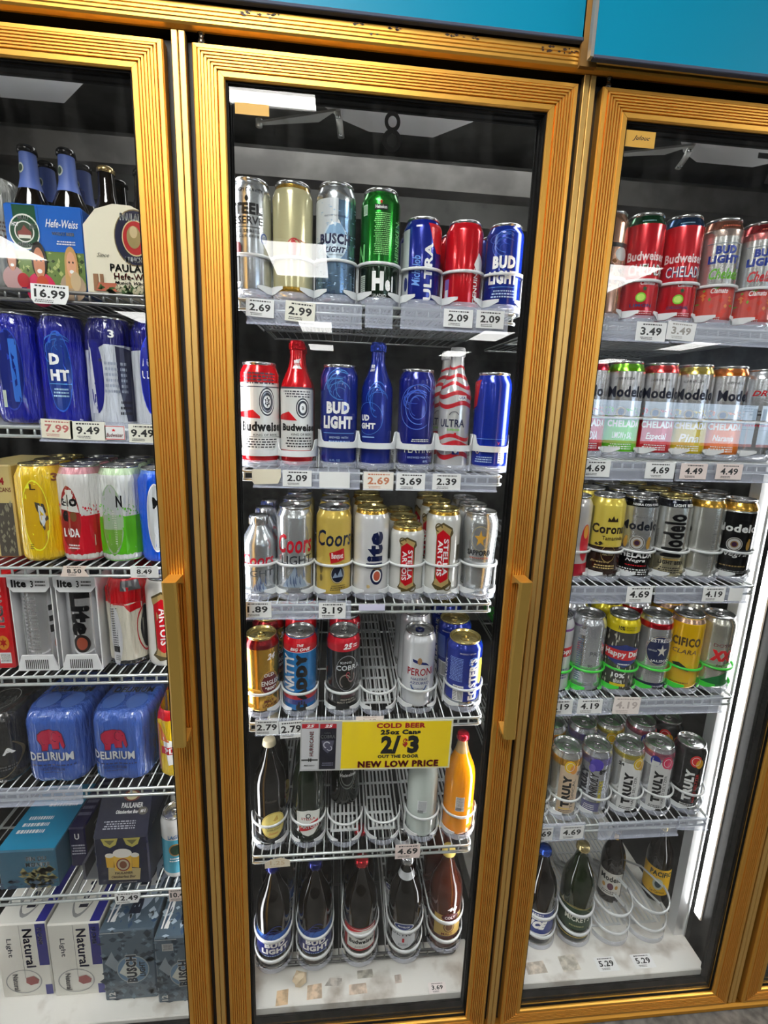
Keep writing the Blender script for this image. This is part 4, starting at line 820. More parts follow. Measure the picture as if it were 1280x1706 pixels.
# right door
def rw(n): return '|%s shelf, right door' % ORD[n]
def chel(topc, word, accent):
    return [T('Budweiser', -.75, 1.35, .555, .64, (.92, .85, .85), bold=.03), T('CHELADA', -.6, 1.45, .42, .52, accent, bold=.05), T('CHELADA', -.58, 1.47, .425, .525, WHT, bold=.0), FP(-.2, .5, .90, .92, 1, (.6, .75, .8)),
            T('Clamato', .1, .9, .335, .37, WHT, bold=.02, shear=.3), E(.2, .22, .26, .045, LGN), E(.2, .22, .20, .032, (.75, .9, .4)), STAR(.35, .30, .14, .03, (.05, .35, .2), 5, .4), T(word, -.3, .8, .13, .16, (.1, .15, .4), bold=.02), FP(-.2, .9, .06, .10, 2, (.95, .75, .75))]
def blchel(c):
    return [L(-1.6, 1.6, .03, .38, (.80, .30, .26)), SP(-1.6, 1.6, .08, .34, 26, .16, .03, (.85, .22, .15), 3), SP(-1.6, 1.6, .10, .30, 10, .12, .02, (.90, .55, .30), 6), SP(-1.6, 1.2, .18, .36, 6, .16, .02, (.45, .65, .2), 7), P([(-.15, .30), (.7, .37), (.75, .32), (.0, .26)], (.78, .08, .12)), T('Clamato', -.1, .75, .30, .35, WHT, bold=.02, shear=.3),
            T('BUD', -.15, .85, .66, .735, (.06, .2, .6), bold=.06), T('LIGHT', -.45, 1.05, .575, .65, (.06, .2, .6), bold=.06), T('Chelada', -.3, 1.2, .43, .53, c, bold=.02, shear=.3), L(-.6, 1.2, .755, .76, (.5, .55, .6)), FP(.0, .9, .90, .925, 1, (.8, .4, .3)), FP(-.8, .5, .05, .08, 2, WHT)]
R1 = [
 ('can', .0375, .200, (.78, .60, .50), [], [L(-1.6, 1.6, .66, .70, (.15, .15, .15)), E(.9, .60, .4, .06, (.8, .8, .8)), SP(-.2, 1.5, .28, .55, 30, .14, .02, (.55, .35, .12), 4), SP(0, 1.5, .3, .5, 20, .1, .02, (.2, .15, .12), 5)], 'rose gold can half hidden by door frame'+rw(1), dict(kind='metalpaint')),
 ('can', .0375, .202, (.80, .05, .13), [(.885, 1, (.05, .33, .18), 'metalpaint'), (0, .03, SLV, 'silver')], chel(0, 'LIMON', (.05, .40, .20)), 'tall red can with a green shoulder'+rw(1), {}),
 ('can', .0375, .204, (.80, .05, .13), [(.885, 1, (.05, .25, .42), 'metalpaint'), (0, .03, SLV, 'silver')], chel(0, 'ORIGINAL', (.05, .28, .50)), 'tall red can with a blue shoulder'+rw(1), {}),
 ('can', .0375, .204, (.80, .80, .79), [(.885, 1, (.62, .38, .30), 'metalpaint'), (.82, .885, (.70, .62, .58), 'metalpaint'), (0, .03, SLV, 'silver')], blchel((.40, .72, .15)), 'silver and red can with a brown shoulder'+rw(1), dict(kind='metalpaint')),
 ('can', .0375, .204, (.80, .80, .80), [(.885, 1, (.66, .16, .18), 'metalpaint'), (.82, .885, (.78, .45, .45), 'metalpaint'), (0, .03, SLV, 'silver')], blchel((.80, .10, .15)), 'silver and red can with a dark red shoulder'+rw(1), dict(kind='metalpaint')),
]
for i, (x, s) in enumerate(zip([.784, .862, .944, 1.028, 1.115], R1)): put('r', 1, i, x, s, rh=.080)
z, sl = LV[('r', 1)]
def modelo(c, w1, w2, acc=None, x0=-.85):
    return [T('CERVEZA', x0+.35, x0+1.35, .80, .825, (.3, .3, .32), bold=0, shear=.2), T('Modelo', x0, x0+2.1, .62, .735, (.08, .10, .18), bold=.04), P([(-1.57, .0+.05), (1.57, .05), (1.57, .40), (1.1, .43), (.7, .39), (.2, .42), (-.3, .39), (-.8, .43), (-1.57, .40)], c), SP(-1.5, 1.5, .40, .52, 50, .05, .010, acc or c, 5), T(w1, -.65, 1.2, .31, .385, WHT, bold=.05), T(w2, -.3, .75, .17, .26, WHT, bold=.02, shear=.2), FP(-.5, .8, .07, .14, 3, WHT), E(.0, .47, .25, .05, (.6, .5, .3)), E(.0, .47, .16, .035, (.2, .15, .3))]
R2 = [
 ('can', .0375, .196, (.80, .80, .81), [(.885, 1, (.80, .08, .20), 'metalpaint')], modelo((.78, .06, .18), 'CHELADA', 'SANDIA', x0=-1.3), 'silver and crimson can cut by door frame'+rw(2), dict(kind='metalpaint')),
 ('can', .0375, .197, (.80, .80, .81), [(.885, 1, (.45, .75, .12), 'metalpaint')], modelo((.38, .76, .06), 'CHELADA', 'LIMON y SAL'), 'silver and lime green can'+rw(2), dict(kind='metalpaint')),
 ('can', .0375, .197, (.80, .80, .81), [(.885, 1, (.85, .25, .25), 'metalpaint')], modelo((.78, .08, .14), 'CHELADA', 'Especial', (.8, .3, .3)), 'silver and red can with white script'+rw(2), dict(kind='metalpaint')),
 ('can', .0375, .197, (.80, .80, .81), [(.885, 1, (.80, .72, .35), 'metalpaint')], modelo((.82, .72, .05), 'CHELADA', 'Pina', (.85, .75, .2)), 'silver and yellow can'+rw(2), dict(kind='metalpaint')),
 ('can', .0375, .197, (.80, .80, .81), [(.885, 1, (.88, .50, .20), 'metalpaint')], modelo((.92, .48, .05), 'CHELADA', 'Naranja', (.9, .5, .2), x0=-.4), 'silver and orange can'+rw(2), dict(kind='metalpaint')),
 ('can', .0375, .194, (.82, .83, .85), [], [T('DRY', -.3, .8, .70, .76, (.8, .1, .15), bold=.03, shear=.3), FP(-.8, 0, .52, .60, 3, BLK), L(-.1, .1, .44, .56, BLK), L(-.25, .3, .49, .505, BLK), L(-.2, .25, .53, .54, BLK), L(.35, .55, .44, .56, BLK), FP(-.6, .8, .36, .40, 1, (.8, .1, .2)), L(-1.5, 1.5, .33, .335, (.4, .4, .42))], 'plain silver can with black and red marks, rightmost'+rw(2), dict(kind='metalpaint')),
]
for i, (x, s) in enumerate(zip([.783, .861, .940, 1.018, 1.099, 1.176], R2)): put('r', 2, i, x, s, rh=.085)
def lion(x): return [E(x, .44, .12, .06, (.75, .58, .28)), E(x+.04, .50, .08, .025, (.75, .58, .28))]
def seal(): return [E(.1, .45, .42, .085, (.78, .78, .78)), A(.1, .45, .38, .078, .12, (.3, .25, .2)), E(.1, .45, .2, .042, (.25, .12, .25)), A(.1, .45, .2, .042, .3, (.6, .45, .25))]
R3 = [
 ('can', .0375, .190, (.85, .83, .82), [], [E(.9, .45, .35, .22, (.86, .20, .25)), E(.9, .58, .18, .08, (.92, .65, .25)), L(-1.5, 1.5, .05, .2, (.75, .1, .2))], 'white can with red fruit art, leftmost'+rw(3), {}),
 ('can', .0375, .192, (.93, .84, .36), [(0, .40, (.22, .13, .10))], [L(-1.6, -.75, .40, .86, (.55, .52, .30)), T('Corona', -.75, 1.3, .555, .67, (.15, .10, .05), bold=.04), T('Tamarindo', -.1, 1.2, .48, .53, (.2, .12, .05), bold=.01), P([(.1, .70), (.15, .75), (.28, .72), (.4, .77), (.52, .72), (.65, .75), (.7, .70)], (.2, .15, .08)), SP(-.5, 0, .42, .45, 8, .1, .012, (.15, .1, .05)), A(.35, .32, .40, .10, .04, (.8, .7, .4)), T('LA CERVEZA', .05, .65, .345, .365, (.85, .8, .6), bold=0), T('MAS FINA', .05, .65, .30, .325, (.85, .8, .6), bold=0), T('Brewed', -.6, .5, .21, .235, (.85, .75, .5), bold=.0, shear=.3), FP(-.4, .8, .13, .19, 2, (.85, .75, .5)), T('24 FL. OZ.', .1, .8, .05, .07, WHT, bold=0)], 'yellow and brown can with blackletter writing'+rw(3), {}),
 ('can', .0375, .192, (.80, .80, .80), [(.875, .955, (.06, .07, .10)), (0, .36, (.08, .07, .08))], [T('NEGRA CON CHILE', -.4, 1.2, .89, .915, WHT, bold=.02), T('Modelo', -1.0, 1.3, .60, .71, (.08, .10, .16), bold=.04), T('CERVEZA', -.3, .6, .75, .77, (.4, .4, .4), bold=0)]+seal()+lion(-.55)+lion(.75)+[T('CHELADA', -1.1, 1.2, .27, .345, WHT, bold=.05), T('Negra', -.4, .7, .21, .26, WHT, bold=.02, shear=.3), FP(-.4, .8, .165, .19, 1, RED), FP(-.9, .9, .06, .14, 3, WHT)], 'silver and black can with a round seal'+rw(3), dict(kind='metalpaint')),
 ('can', .0375, .192, (.84, .84, .82), [(.875, .955, (.06, .08, .14)), (0, .28, (.80, .76, .62), 'metalpaint')], [T('LIGHT BEER', .0, 1.3, .885, .915, WHT, bold=.02), T('Modelo', -.35, .85, .28, .80, BLK, 90, .05), T('CERVEZA', -.8, -.6, .42, .60, (.4, .4, .4), 90, 0), T('LIGHT BEER', -.4, 1.1, .19, .235, (.12, .12, .12), bold=.03), FP(-.2, .7, .24, .26, 1, GLD), FP(-.4, .9, .08, .16, 3, (.2, .2, .2))], 'silver can with black vertical lettering'+rw(3), dict(kind='metalpaint', lidm=M_GLID)),
 ('can', .0375, .192, (.82, .82, .80), [(.875, .955, GLD, 'metalpaint')], [T('lo', -1.1, -.6, .56, .66, BLK, bold=.05), E(-1.3, .45, .2, .06, (.55, .42, .3)), FP(.55, .75, .15, .80, 24, (.5, .5, .5)), P([(-1.2, .30), (-.85, .36), (-1.1, .30)], BLK)], 'plain silver can with gold shoulder'+rw(3), dict(kind='metalpaint')),
 ('can', .0375, .188, (.08, .08, .09), [(.86, .955, GLD, 'metalpaint'), (.84, .86, SLV, 'metalpaint')], [L(-1.5, -.95, .60, .74, (.7, .7, .7)), T('Modelo', -1.05, 1.3, .60, .70, WHT, bold=.04)]+seal()+lion(-.75)+lion(.85)+[T('Negra', -.6, .9, .28, .37, (.88, .88, .88), bold=.01, shear=.4), FP(-.5, .9, .16, .19, 1, (.6, .5, .3)), FP(-.5, .9, .08, .12, 2, (.6, .6, .6))], 'black can with gold shoulder and white script, rightmost'+rw(3), {}),
]
for i, (x, s) in enumerate(zip([.782, .860, .937, 1.019, 1.100, 1.180], R3)): put('r', 3, i, x, s, back=2, rh=.072, R=.0385)
R4 = [
 ('can', .0375, .192, (.86, .86, .87), [(.83, .86, (.6, .35, .65))], [L(-1.6, 1.6, .50, .62, RED), T('Happy', -.2, 1.3, .52, .60, WHT, bold=.03), FP(-.2, 1, .2, .35, 4, (.3, .2, .5))], 'white can with purple ring, leftmost'+rw(4), {}),
 ('can', .0375, .192, (.82, .83, .85), [], [T('PRESS', .25, 1.35, .50, .56, (.35, .36, .38), bold=0), FP(-.55, -.2, .15, .72, 20, (.35, .45, .6)), L(-.5, -.15, .76, .84, (.45, .45, .5)), FP(-.5, -.15, .76, .84, 6, WHT), T('90', .2, .5, .345, .39, (.3, .3, .3), bold=0), FP(.0, .6, .1, .14, 2, (.5, .5, .5))], 'plain grey can with pale thin lettering'+rw(4), dict(kind='metalpaint')),
 ('can', .0375, .192, (.30, .29, .27), [(.80, .955, (.93, .85, .12))], [SP(-1.5, 1.5, .05, .78, 70, .05, .045, (.78, .76, .70), 4), SP(-1.5, 1.5, .05, .78, 50, .03, .04, (.06, .06, .06), 6), T('10%', -.2, .15, .83, .885, BLK, bold=.04), T('EXTRA', .25, .9, .865, .885, BLK, bold=0), T('LOADED', .25, .9, .835, .855, BLK, bold=0), P([(-.7, .58), (.35, .65), (1.3, .58), (1.2, .42), (.35, .34), (-.6, .42)], (.12, .2, .5)), P([(-.95, .57), (1.4, .57), (1.3, .44), (-.85, .44)], (.85, .12, .14)), T('Happy Dad', -.85, 1.35, .46, .555, WHT, bold=.04), FP(0, .7, .37, .40, 1, WHT), T('10%', -.25, .5, .20, .26, WHT, bold=.04), T('BEER', -.1, .4, .13, .17, WHT, bold=.01), L(-.3, .6, .085, .12, YEL)], 'black and grey can with yellow shoulder, red banner'+rw(4), {}),
 ('can', .0375, .192, (.82, .82, .83), [(.84, .91, (.80, .08, .14), 'metalpaint'), (.04, .12, (.08, .14, .42), 'metalpaint')], [E(.45, .56, .78, .20, (.08, .13, .32)), A(.45, .56, .76, .195, .05, (.75, .7, .6)), T('ESTRELLA', -.1, 1.35, .67, .72, WHT, bold=.02), STAR(.6, .56, .34, .085, (.85, .83, .78), 5, .35), T('CERVEZA', -.2, .3, .55, .57, WHT, bold=0), T('JALISCO', .0, 1.2, .40, .44, WHT, bold=.02), FP(-.2, .8, .22, .27, 3, (.5, .5, .5)), T('GUADALAJARA', .0, 1.0, .06, .085, WHT, bold=0)], 'silver can with a navy oval and star'+rw(4), dict(kind='metalpaint')),
 ('can', .0375, .192, (.96, .76, .08), [(.90, .955, (.80, .65, .55), 'metalpaint')], [T('PACIFICO', -1.3, 1.0, .60, .72, (.35, .27, .08), bold=.06), T('CLARA', -.6, .8, .50, .56, (.4, .3, .1), bold=.02, shear=.2), P([(-.5, .36), (-.1, .38), (.3, .33), (.5, .27), (.1, .29), (-.3, .30)], (.12, .12, .1)), FP(-.5, .6, .09, .12, 1, (.5, .35, .1))], 'bright yellow can with dark lettering'+rw(4), {}),
 ('can', .0375, .188, (.84, .83, .78), [], [P([(-1.6, .80), (-1.0, .62), (-1.0, .25), (-1.6, .2)], (.35, .75, .25)), T('DOS', .0, .75, .605, .65, (.4, .1, .12), bold=.0), T('EQUIS', .8, 1.5, .605, .65, (.4, .1, .12), bold=.0), T('XX', -.1, 1.2, .41, .56, (.90, .10, .15), bold=.08, shear=.1), P([(-.7, .05), (1.57, .05), (1.57, .34), (.9, .24), (.2, .18)], (.05, .45, .22)), P([(-1.6, .05), (-.7, .05), (-.5, .2), (-.9, .45), (-1.6, .5)], (.90, .72, .15)), T('Lager', .3, 1.0, .33, .37, (.3, .2, .1), bold=0, shear=.3), FP(.2, .9, .27, .31, 2, (.4, .3, .2))], 'cream can with red letters and green base, rightmost'+rw(4), dict(kind='metalpaint')),
]
for i, (x, s) in enumerate(zip([.774, .853, .938, 1.021, 1.103, 1.183], R4)): put('r', 4, i, x, s, back=1, rm=M_GRN, rh=.066, R=.0395)
def truly(c1, c2, dark=False, w2='HARD SELTZER', pan=(.86, .86, .86), x=.35):
    ink = WHT if dark else BLK
    return [L(-.25, 1.1, .05, .80, pan)] * (0 if dark else 1)+[E(x, .80, .36, .09, c1), E(x+.25, .76, .25, .07, c2), A(x, .80, .26, .065, .1, WHT), T('TRULY', .0, .55, .16, .66, ink, 90, .07), T(w2, .62, .82, .14, .60, c1 if dark else (.3, .3, .32), 90, .01), FP(-.1, .8, .07, .12, 2, ink)]
R5 = [
 ('can', .0375, .182, (.78, .74, .66), [], truly((.95, .75, .2), (.9, .6, .2)), 'silver can with yellow art, leftmost'+rw(5), dict(kind='metalpaint')),
 ('can', .0375, .186, (.80, .80, .78), [(.80, .90, (.90, .66, .15), 'metalpaint')], truly((.96, .78, .12), (.92, .60, .25), w2='TROPICAL', pan=(.88, .78, .66))+[T('USF', .85, 1.15, .66, .72, (.15, .2, .4), bold=.03), FP(-.1, .6, .12, .15, 1, YEL)], 'silver can with orange and yellow top art'+rw(5), dict(kind='metalpaint')),
 ('can', .0375, .186, (.78, .79, .82), [(.80, .90, (.55, .52, .75), 'metalpaint')], [E(.15, .80, .42, .09, (.30, .22, .70)), E(-.1, .74, .2, .06, (.45, .38, .8)), T('8%', .35, .85, .66, .74, BLK, bold=.05), T('UNRULY', -.15, .35, .25, .68, BLK, 90, .02, .3), T('LEMONADE', .42, .68, .22, .56, (.82, .75, .1), 90, .03), T('TRULY', -.75, -.3, .30, .72, (.15, .15, .2), 90, .06), L(-.5, .6, .06, .20, (.40, .40, .58)), FP(-.4, .3, .08, .17, 3, WHT)], 'silver can with violet berry art'+rw(5), dict(kind='metalpaint')),
 ('can', .0375, .186, (.86, .86, .85), [(.86, .92, (.85, .78, .35), 'metalpaint')], truly((.90, .75, .15), (.82, .62, .15), pan=(.92, .92, .92), x=.8)+[T('24', -.45, -.1, .74, .79, BLK, bold=.04)], 'white can with lemon slice art'+rw(5), dict(kind='metalpaint')),
 ('can', .0375, .186, (.82, .82, .84), [(.84, .92, (.80, .45, .55), 'metalpaint')], [L(-1.5, -.2, .72, .84, (.85, .85, .86)), E(-.05, .80, .3, .08, (.15, .18, .6))]+truly((.85, .15, .35), (.90, .35, .50), x=.7), 'white can with berry art in blue and pink'+rw(5), dict(kind='metalpaint')),
 ('can', .0375, .186, (.09, .09, .10), [(.9, .955, (.2, .2, .2), 'metalpaint')], truly((.90, .12, .12), (.95, .70, .10), True, x=.5), 'black can with red fruit art, rightmost'+rw(5), {}),
]
for i, (x, s) in enumerate(zip([.757, .838, .917, 1.003, 1.085, 1.172], R5)): put('r', 5, i, x, s, back=1, rh=.062, R=.0405)
RB = '|cooler floor, right door'
R6 = [
 ('gls', .0425, .285, (.05, .035, .03), [], [L(-1.6, 1.6, .13, .40, (.10, .20, .52)), L(-1.6, 1.6, .385, .40, WHT), L(-1.6, 1.6, .30, .325, WHT), FP(-.9, .2, .325, .35, 1, RED), FP(-.9, .4, .35, .38, 1, WHT), P([(-1.2, .22), (-.6, .30), (-.3, .30), (-.9, .20)], BLK), T('ICE', -.5, .7, .20, .295, WHT, bold=.08, shear=.5), L(-1.6, 1.6, .13, .15, WHT)], 'dark bottle with blue cap and blue label'+RB, dict(kind='gloss', lidm=mat('metalpaint', (.08, .30, .75)))),
 ('gls', .0440, .290, (.16, .26, .07), [], [A(0, .30, 1.2, .12, .03, (.65, .6, .3), .2, 2.9), L(-1.2, 1.3, .16, .40, (.07, .20, .09)), L(-1.3, 1.4, .40, .408, (.65, .6, .35)), T("MICKEY'S", -.5, 1.1, .255, .315, (.85, .86, .80), bold=.03), P([(-.95, .40), (-.75, .46), (-.65, .40)], (.75, .72, .6)), L(-1.4, 1.4, .07, .08, (.75, .65, .3)), FP(-.2, .7, .19, .22, 1, (.6, .6, .4))], 'big green bottle with gold cap'+RB, dict(kind='glassy', pr='paper', lidm=mat('metalpaint', (.82, .74, .52)))),
]
def put6(i, x, s, dy): put('r', 6, i, x, s, rackstyle=6, R=.0455, rh=.11, dy=dy, rk=False)
put6(0, .835, R6[0], .034); put6(1, .943, R6[1], .034)
for i, x in enumerate((.835, .941, 1.049, 1.160)):
    rack(x, .1595, .1125, .047 if i < 2 else .052, 6, ['clear plastic rack around the blue-capped bottle, right door', 'clear plastic rack around the big green bottle', 'empty clear plastic rack right of the big green bottle', 'empty clear plastic rack nearest the white upright, right door'][i], hz=.116)
for x, y, s in ((1.105, .25, ('gls', .034, .245, (.06, .035, .02), [], [L(-1.1, 1.1, .12, .44, (.90, .89, .86)), T('Modelo', -.8, 1.0, .32, .40, BLK, bold=.04), E(.1, .25, .25, .05, (.4, .2, .3)), E(-.45, .25, .14, .03, (.8, .6, .3)), E(.6, .25, .14, .03, (.8, .6, .3)), FP(-.6, .7, .14, .19, 2, (.4, .4, .4)), L(-.5, .5, .86, .93, GLD)], 'brown bottle with a white label, set far back'+RB, dict(kind='gloss', pr='paper', lidm=M_LID))),
                (1.252, .245, ('gls', .036, .250, (.06, .035, .02), [], [L(-1.3, 1.3, .12, .48, (.92, .72, .12)), T('PACIFICO', -.5, 1.6, .38, .45, (.15, .2, .12), bold=.05), E(.2, .27, .40, .08, (.75, .78, .72)), E(.2, .27, .24, .05, (.2, .3, .35)), T('La Cerveza', -.3, .8, .145, .18, (.2, .2, .1), bold=.01)], 'brown bottle with a yellow label, set far back'+RB, dict(kind='gloss', pr='paper', lidm=M_GLID)))):
    sh, R_, H, ba, bd, el, words, kw = s
    vessel(sh, words.replace('|', ', '), x, y, .115, R_, H, ba, bd, el, **kw)

# ---------------------------------------------------------------- sale sign
sg = thing('sale_sign', 'yellow sale sign with red and black lettering hanging from the fourth shelf, middle door', 'sign', (.179, .048, .762)); sg.rotation_euler = (0, .018, 0)
WS, HS = .339, .124
mb = MB(); mb.box((0, 0, 0), (WS, .0015, HS), mat('paper', (.92, .90, .78)))
YL = (.98, .86, .04); RDK = (.66, .05, .05)
h = HS
mb2 = [L(.004, WS-.004, .004, h-.003, YL), L(.0, .090, 0, h, (.72, .72, .73)), L(.003, .039, .004, h*.93, (.80, .80, .82)), L(.003, .039, h*.86, h*.95, (.75, .07, .15)), T('25', .012, .030, h*.875, h*.935, WHT, bold=.05, shear=.3), T('HURRICANE', .020, .029, h*.30, h*.80, (.55, .05, .1), 90, .04), L(.003, .039, h*.21, h*.24, (.2, .2, .2)), T('H', .018, .025, h*.19, h*.26, (.15, .15, .15), bold=.1), T('Malt Liquor', .009, .033, h*.09, h*.13, (.3, .3, .3), shear=.3),
      L(.042, .078, .004, h*.93, (.05, .05, .13)), L(.042, .078, h*.86, h*.95, (.70, .06, .14)), T('25', .052, .070, h*.875, h*.935, WHT, bold=.05, shear=.3), T('COBRA', .044, .076, h*.66, h*.73, SLV, bold=.03), T('KING', .052, .066, h*.75, h*.79, SLV), P([(.046, h*.62), (.074, h*.62), (.070, h*.44), (.060, h*.36), (.050, h*.44)], (.30, .30, .38)), A(.058, h*.53, .008, h*.07, .3, (.75, .75, .8), .5, 4.5), A(.064, h*.46, .006, h*.05, .3, (.75, .75, .8), 3.5, 7.5), FP(.048, .073, h*.10, h*.18, 2, (.5, .5, .6)),
      T('COLD BEER', .166, .276, h*.85, h*.955, RDK, bold=.05), T('25oz Cans', .176, .266, h*.72, h*.82, BLK, bold=.06), T('2/', .178, .222, h*.33, h*.70, BLK, bold=.05), T('$', .227, .238, h*.46, h*.64, RDK, bold=.05), T('3', .238, .264, h*.33, h*.70, BLK, bold=.06), T('OUT THE DOOR', .172, .265, h*.24, h*.31, BLK, bold=.05), T('NEW LOW PRICE', .128, .312, h*.05, h*.19, RDK, bold=.06)]
decals(mb, mb2, lambda x, z, o: (x, -.0003-o, z), [], (), 'paper', .0)
mb.obj('sign_board', sg)

# ---------------------------------------------------------------- left door: packs and cartons
def stadium_pack(words, x, y, z, R, L_, H, base, bands, els, lids=3, rot=None, kind='wrap', lidm=None, wob=.0012, wcat='beer pack'):
    t = thing('beer_can_pack', words, wcat, (x, y, z)); t.rotation_euler = (0, 0, face_angle(x, y)*.35 if rot is None else rot)
    pf = [(0, 0), (.70, 0), (.93, .015), (1.02, .05), (1.03, .5), (1.03, .86), (.98, .90), (.90, .945), (.84, .975), (.80, .98)]
    bd = [(a, b, mat(kind, c)) for a, b, c in bands]; bm = mat(kind, base)
    pf = refine(pf, [q for b in bd for q in b[:2]]); pf = refine(pf, [.1+.08*i for i in range(11)])
    def mf(j):
        zc = (pf[j][1]+pf[j+1][1])/2
        for a, b, m in bd:
            if a <= zc <= b: return m
        return bm
    mb = MB(); r = random.Random(int(x*1000)+77); n = 56; rs = []
    ph = [r.random()*6 for _ in range(4)]
    def rad(a, q): return prof_r(pf, q)*R+wob*(math.sin(9*a+ph[0]+2*q)+.6*math.sin(17*a+ph[1]-3*q))*min(1, q*6)*(1 if q < .9 else 0)
    for rr, q in pf: rs.append([(rad(a, q)*min(1, rr*20)*math.sin(a), -rad(a, q)*min(1, rr*20)*math.cos(a)+(L_ if math.cos(a) < -1e-6 else 0), q*H) for a in (2*PI*i/n for i in range(n))])
    mb.rings(rs, bm, mf=mf)
    decals(mb, els, lambda a, q, o: ((rad(a, q)+o+.0003)*math.sin(a), -(rad(a, q)+o+.0003)*math.cos(a), q*H), XC, [.1*i for i in range(1, 10)], 'print')
    mb.obj('shrink_wrap', t)
    for k in range(lids):
        yy = k*(L_/(lids-1)) if lids > 1 else 0
        lb = MB(); lb.lathe([(r_*R, q*H-.001) for r_, q in CANLID], lidm or M_LID, (0, yy, 0), 28); lb.obj('lid', t)
    return t
LO = ', left door'
z = LV[('l', 2)][0]+.0015
def oval(c, extra, x=-.1, rx_=.5): return [E(x, .48, rx_+.03, .36, tuple(min(1, v*1.35+.1) for v in c)), E(x, .48, rx_, .345, c)]+extra
stadium_pack('blue shrink-wrapped can pack at the left edge of the second shelf'+LO, -.352, .125, z, .0395, .16, .203, (.06, .10, .62), [], oval((.04, .12, .48), [L(-.05, .25, .2, .75, (.2, .45, .85)), L(-.5, -.35, .15, .3, (.8, .85, .8))], -.1, .5))
stadium_pack('blue shrink-wrapped can pack with large white letters in an oval opening'+LO, -.270, .125, z, .0395, .16, .203, (.06, .09, .62), [], oval((.04, .20, .55), swirls((.2, .45, .8), .62, .74, 5)+[T('D', -.35, .05, .54, .64, WHT, bold=.06), T('HT', -.35, .38, .40, .50, WHT, bold=.06), L(-.45, .45, .37, .375, (.4, .7, .95)), FP(-.3, .3, .25, .34, 3, (.7, .85, .95))], 0, .48))
stadium_pack('white and navy shrink-wrapped can pack with a numeral near its top'+LO, -.187, .125, z, .0395, .16, .203, (.80, .82, .86), [(.74, 1, (.06, .07, .42))], [P([(-1.57, .78), (-1.57, .70), (-.5, .68), (.2, .76), (.2, .78)], (.06, .07, .42)), E(-.45, .45, .35, .33, (.06, .08, .5)), P([(-.8, .78), (-.6, .70), (-.45, .12), (-.9, .12)], (.86, .87, .9)), P([(.45, .73), (1.57, .7), (1.57, .05), (.8, .05), (.5, .4)], (.20, .21, .32)), T('3', .2, .45, .80, .87, WHT, bold=.03), FP(-.1, .9, .3, .6, 6, (.6, .63, .7)), STAR(-.2, .60, .1, .02, (.2, .2, .3)), FP(.5, 1.1, .1, .25, 3, (.1, .1, .15))])
stadium_pack('blue and silver shrink-wrapped can pack beside the door frame'+LO, -.104, .125, z, .0395, .16, .203, (.80, .82, .86), [(.70, 1, (.06, .07, .48))], oval((.05, .12, .6), [T('Michelob', -.35, .4, .56, .63, WHT, bold=.01, shear=.3), T('ULTRA', -.38, .42, .45, .52, WHT, bold=.03), T('95', .15, .4, .2, .27, WHT)], 0, .45))
z = LV[('l', 3)][0]+.0015
stadium_pack('bright yellow shrink-wrapped pack of three cans'+LO, -.340, .125, z, .0395, .16, .198, (.93, .77, .06), [], oval((.86, .68, .10), [P([(.0, .62), (.35, .60), (.5, .45), (.3, .33), (.05, .45)], (.3, .28, .25)), P([(.04, .60), (.3, .57), (.42, .45), (.28, .37), (.1, .46)], (.85, .87, .88)), T('L', -.15, .1, .74, .80, (.3, .2, .1), bold=.03), FP(-.4, -.2, .14, .2, 3, BLK)], 0, .52)+[T('3', .75, 1.1, .82, .90, (.5, .25, .05), bold=.05)], lids=3, lidm=M_GLID)
def grad(c): return [P([(-1.57, .02), (1.57, .02), (1.57, .50), (-1.57, .46)], c), SP(-1.5, 1.5, .44, .60, 90, .045, .012, c, 5)]
stadium_pack('red and white shrink-wrapped pack of three cans with pink rim'+LO, -.263, .125, z, .0395, .16, .198, (.88, .87, .86), [(.90, 1, (.85, .58, .62))], grad((.82, .08, .16))+[E(-.35, .45, .48, .34, (.62, .16, .14)), P([(-.8, .55), (-.5, .75), (-.1, .75), (.1, .52)], (.85, .85, .83)), T('elo', -.75, .05, .58, .70, BLK, bold=.04), E(-.55, .48, .14, .06, (.15, .12, .12)), E(-.15, .48, .14, .05, (.5, .35, .2)), T('LADA', -.7, .05, .27, .36, WHT, bold=.04), FP(-.6, 0, .14, .2, 2, WHT)], lids=3)
stadium_pack('green and white shrink-wrapped pack of three cans'+LO, -.187, .125, z, .0395, .16, .198, (.87, .88, .87), [(.90, 1, (.78, .88, .72))], grad((.35, .74, .08))+[E(-.25, .45, .52, .36, (.62, .70, .58)), P([(-.75, .50), (-.7, .70), (-.25, .81), (.2, .70), (.25, .50)], (.72, .73, .73)), P([(-.7, .35), (.2, .35), (.1, .2), (-.25, .09), (-.6, .2)], (.45, .66, .25)), FP(-.25, -.05, .12, .55, 18, (.85, .85, .8)), T('N', .0, .25, .58, .70, BLK, bold=.04)], lids=3)
stadium_pack('bright blue shrink-wrapped pack of cans beside the door frame'+LO, -.110, .125, z, .0395, .16, .195, (.05, .35, .90), [(.93, 1, (.3, .5, .9))], oval((.80, .82, .84), [T('M', -.2, .3, .58, .70, BLK, bold=.04), FP(.0, .3, .15, .45, 6, (.4, .35, .3))], -.05, .38), lids=3)
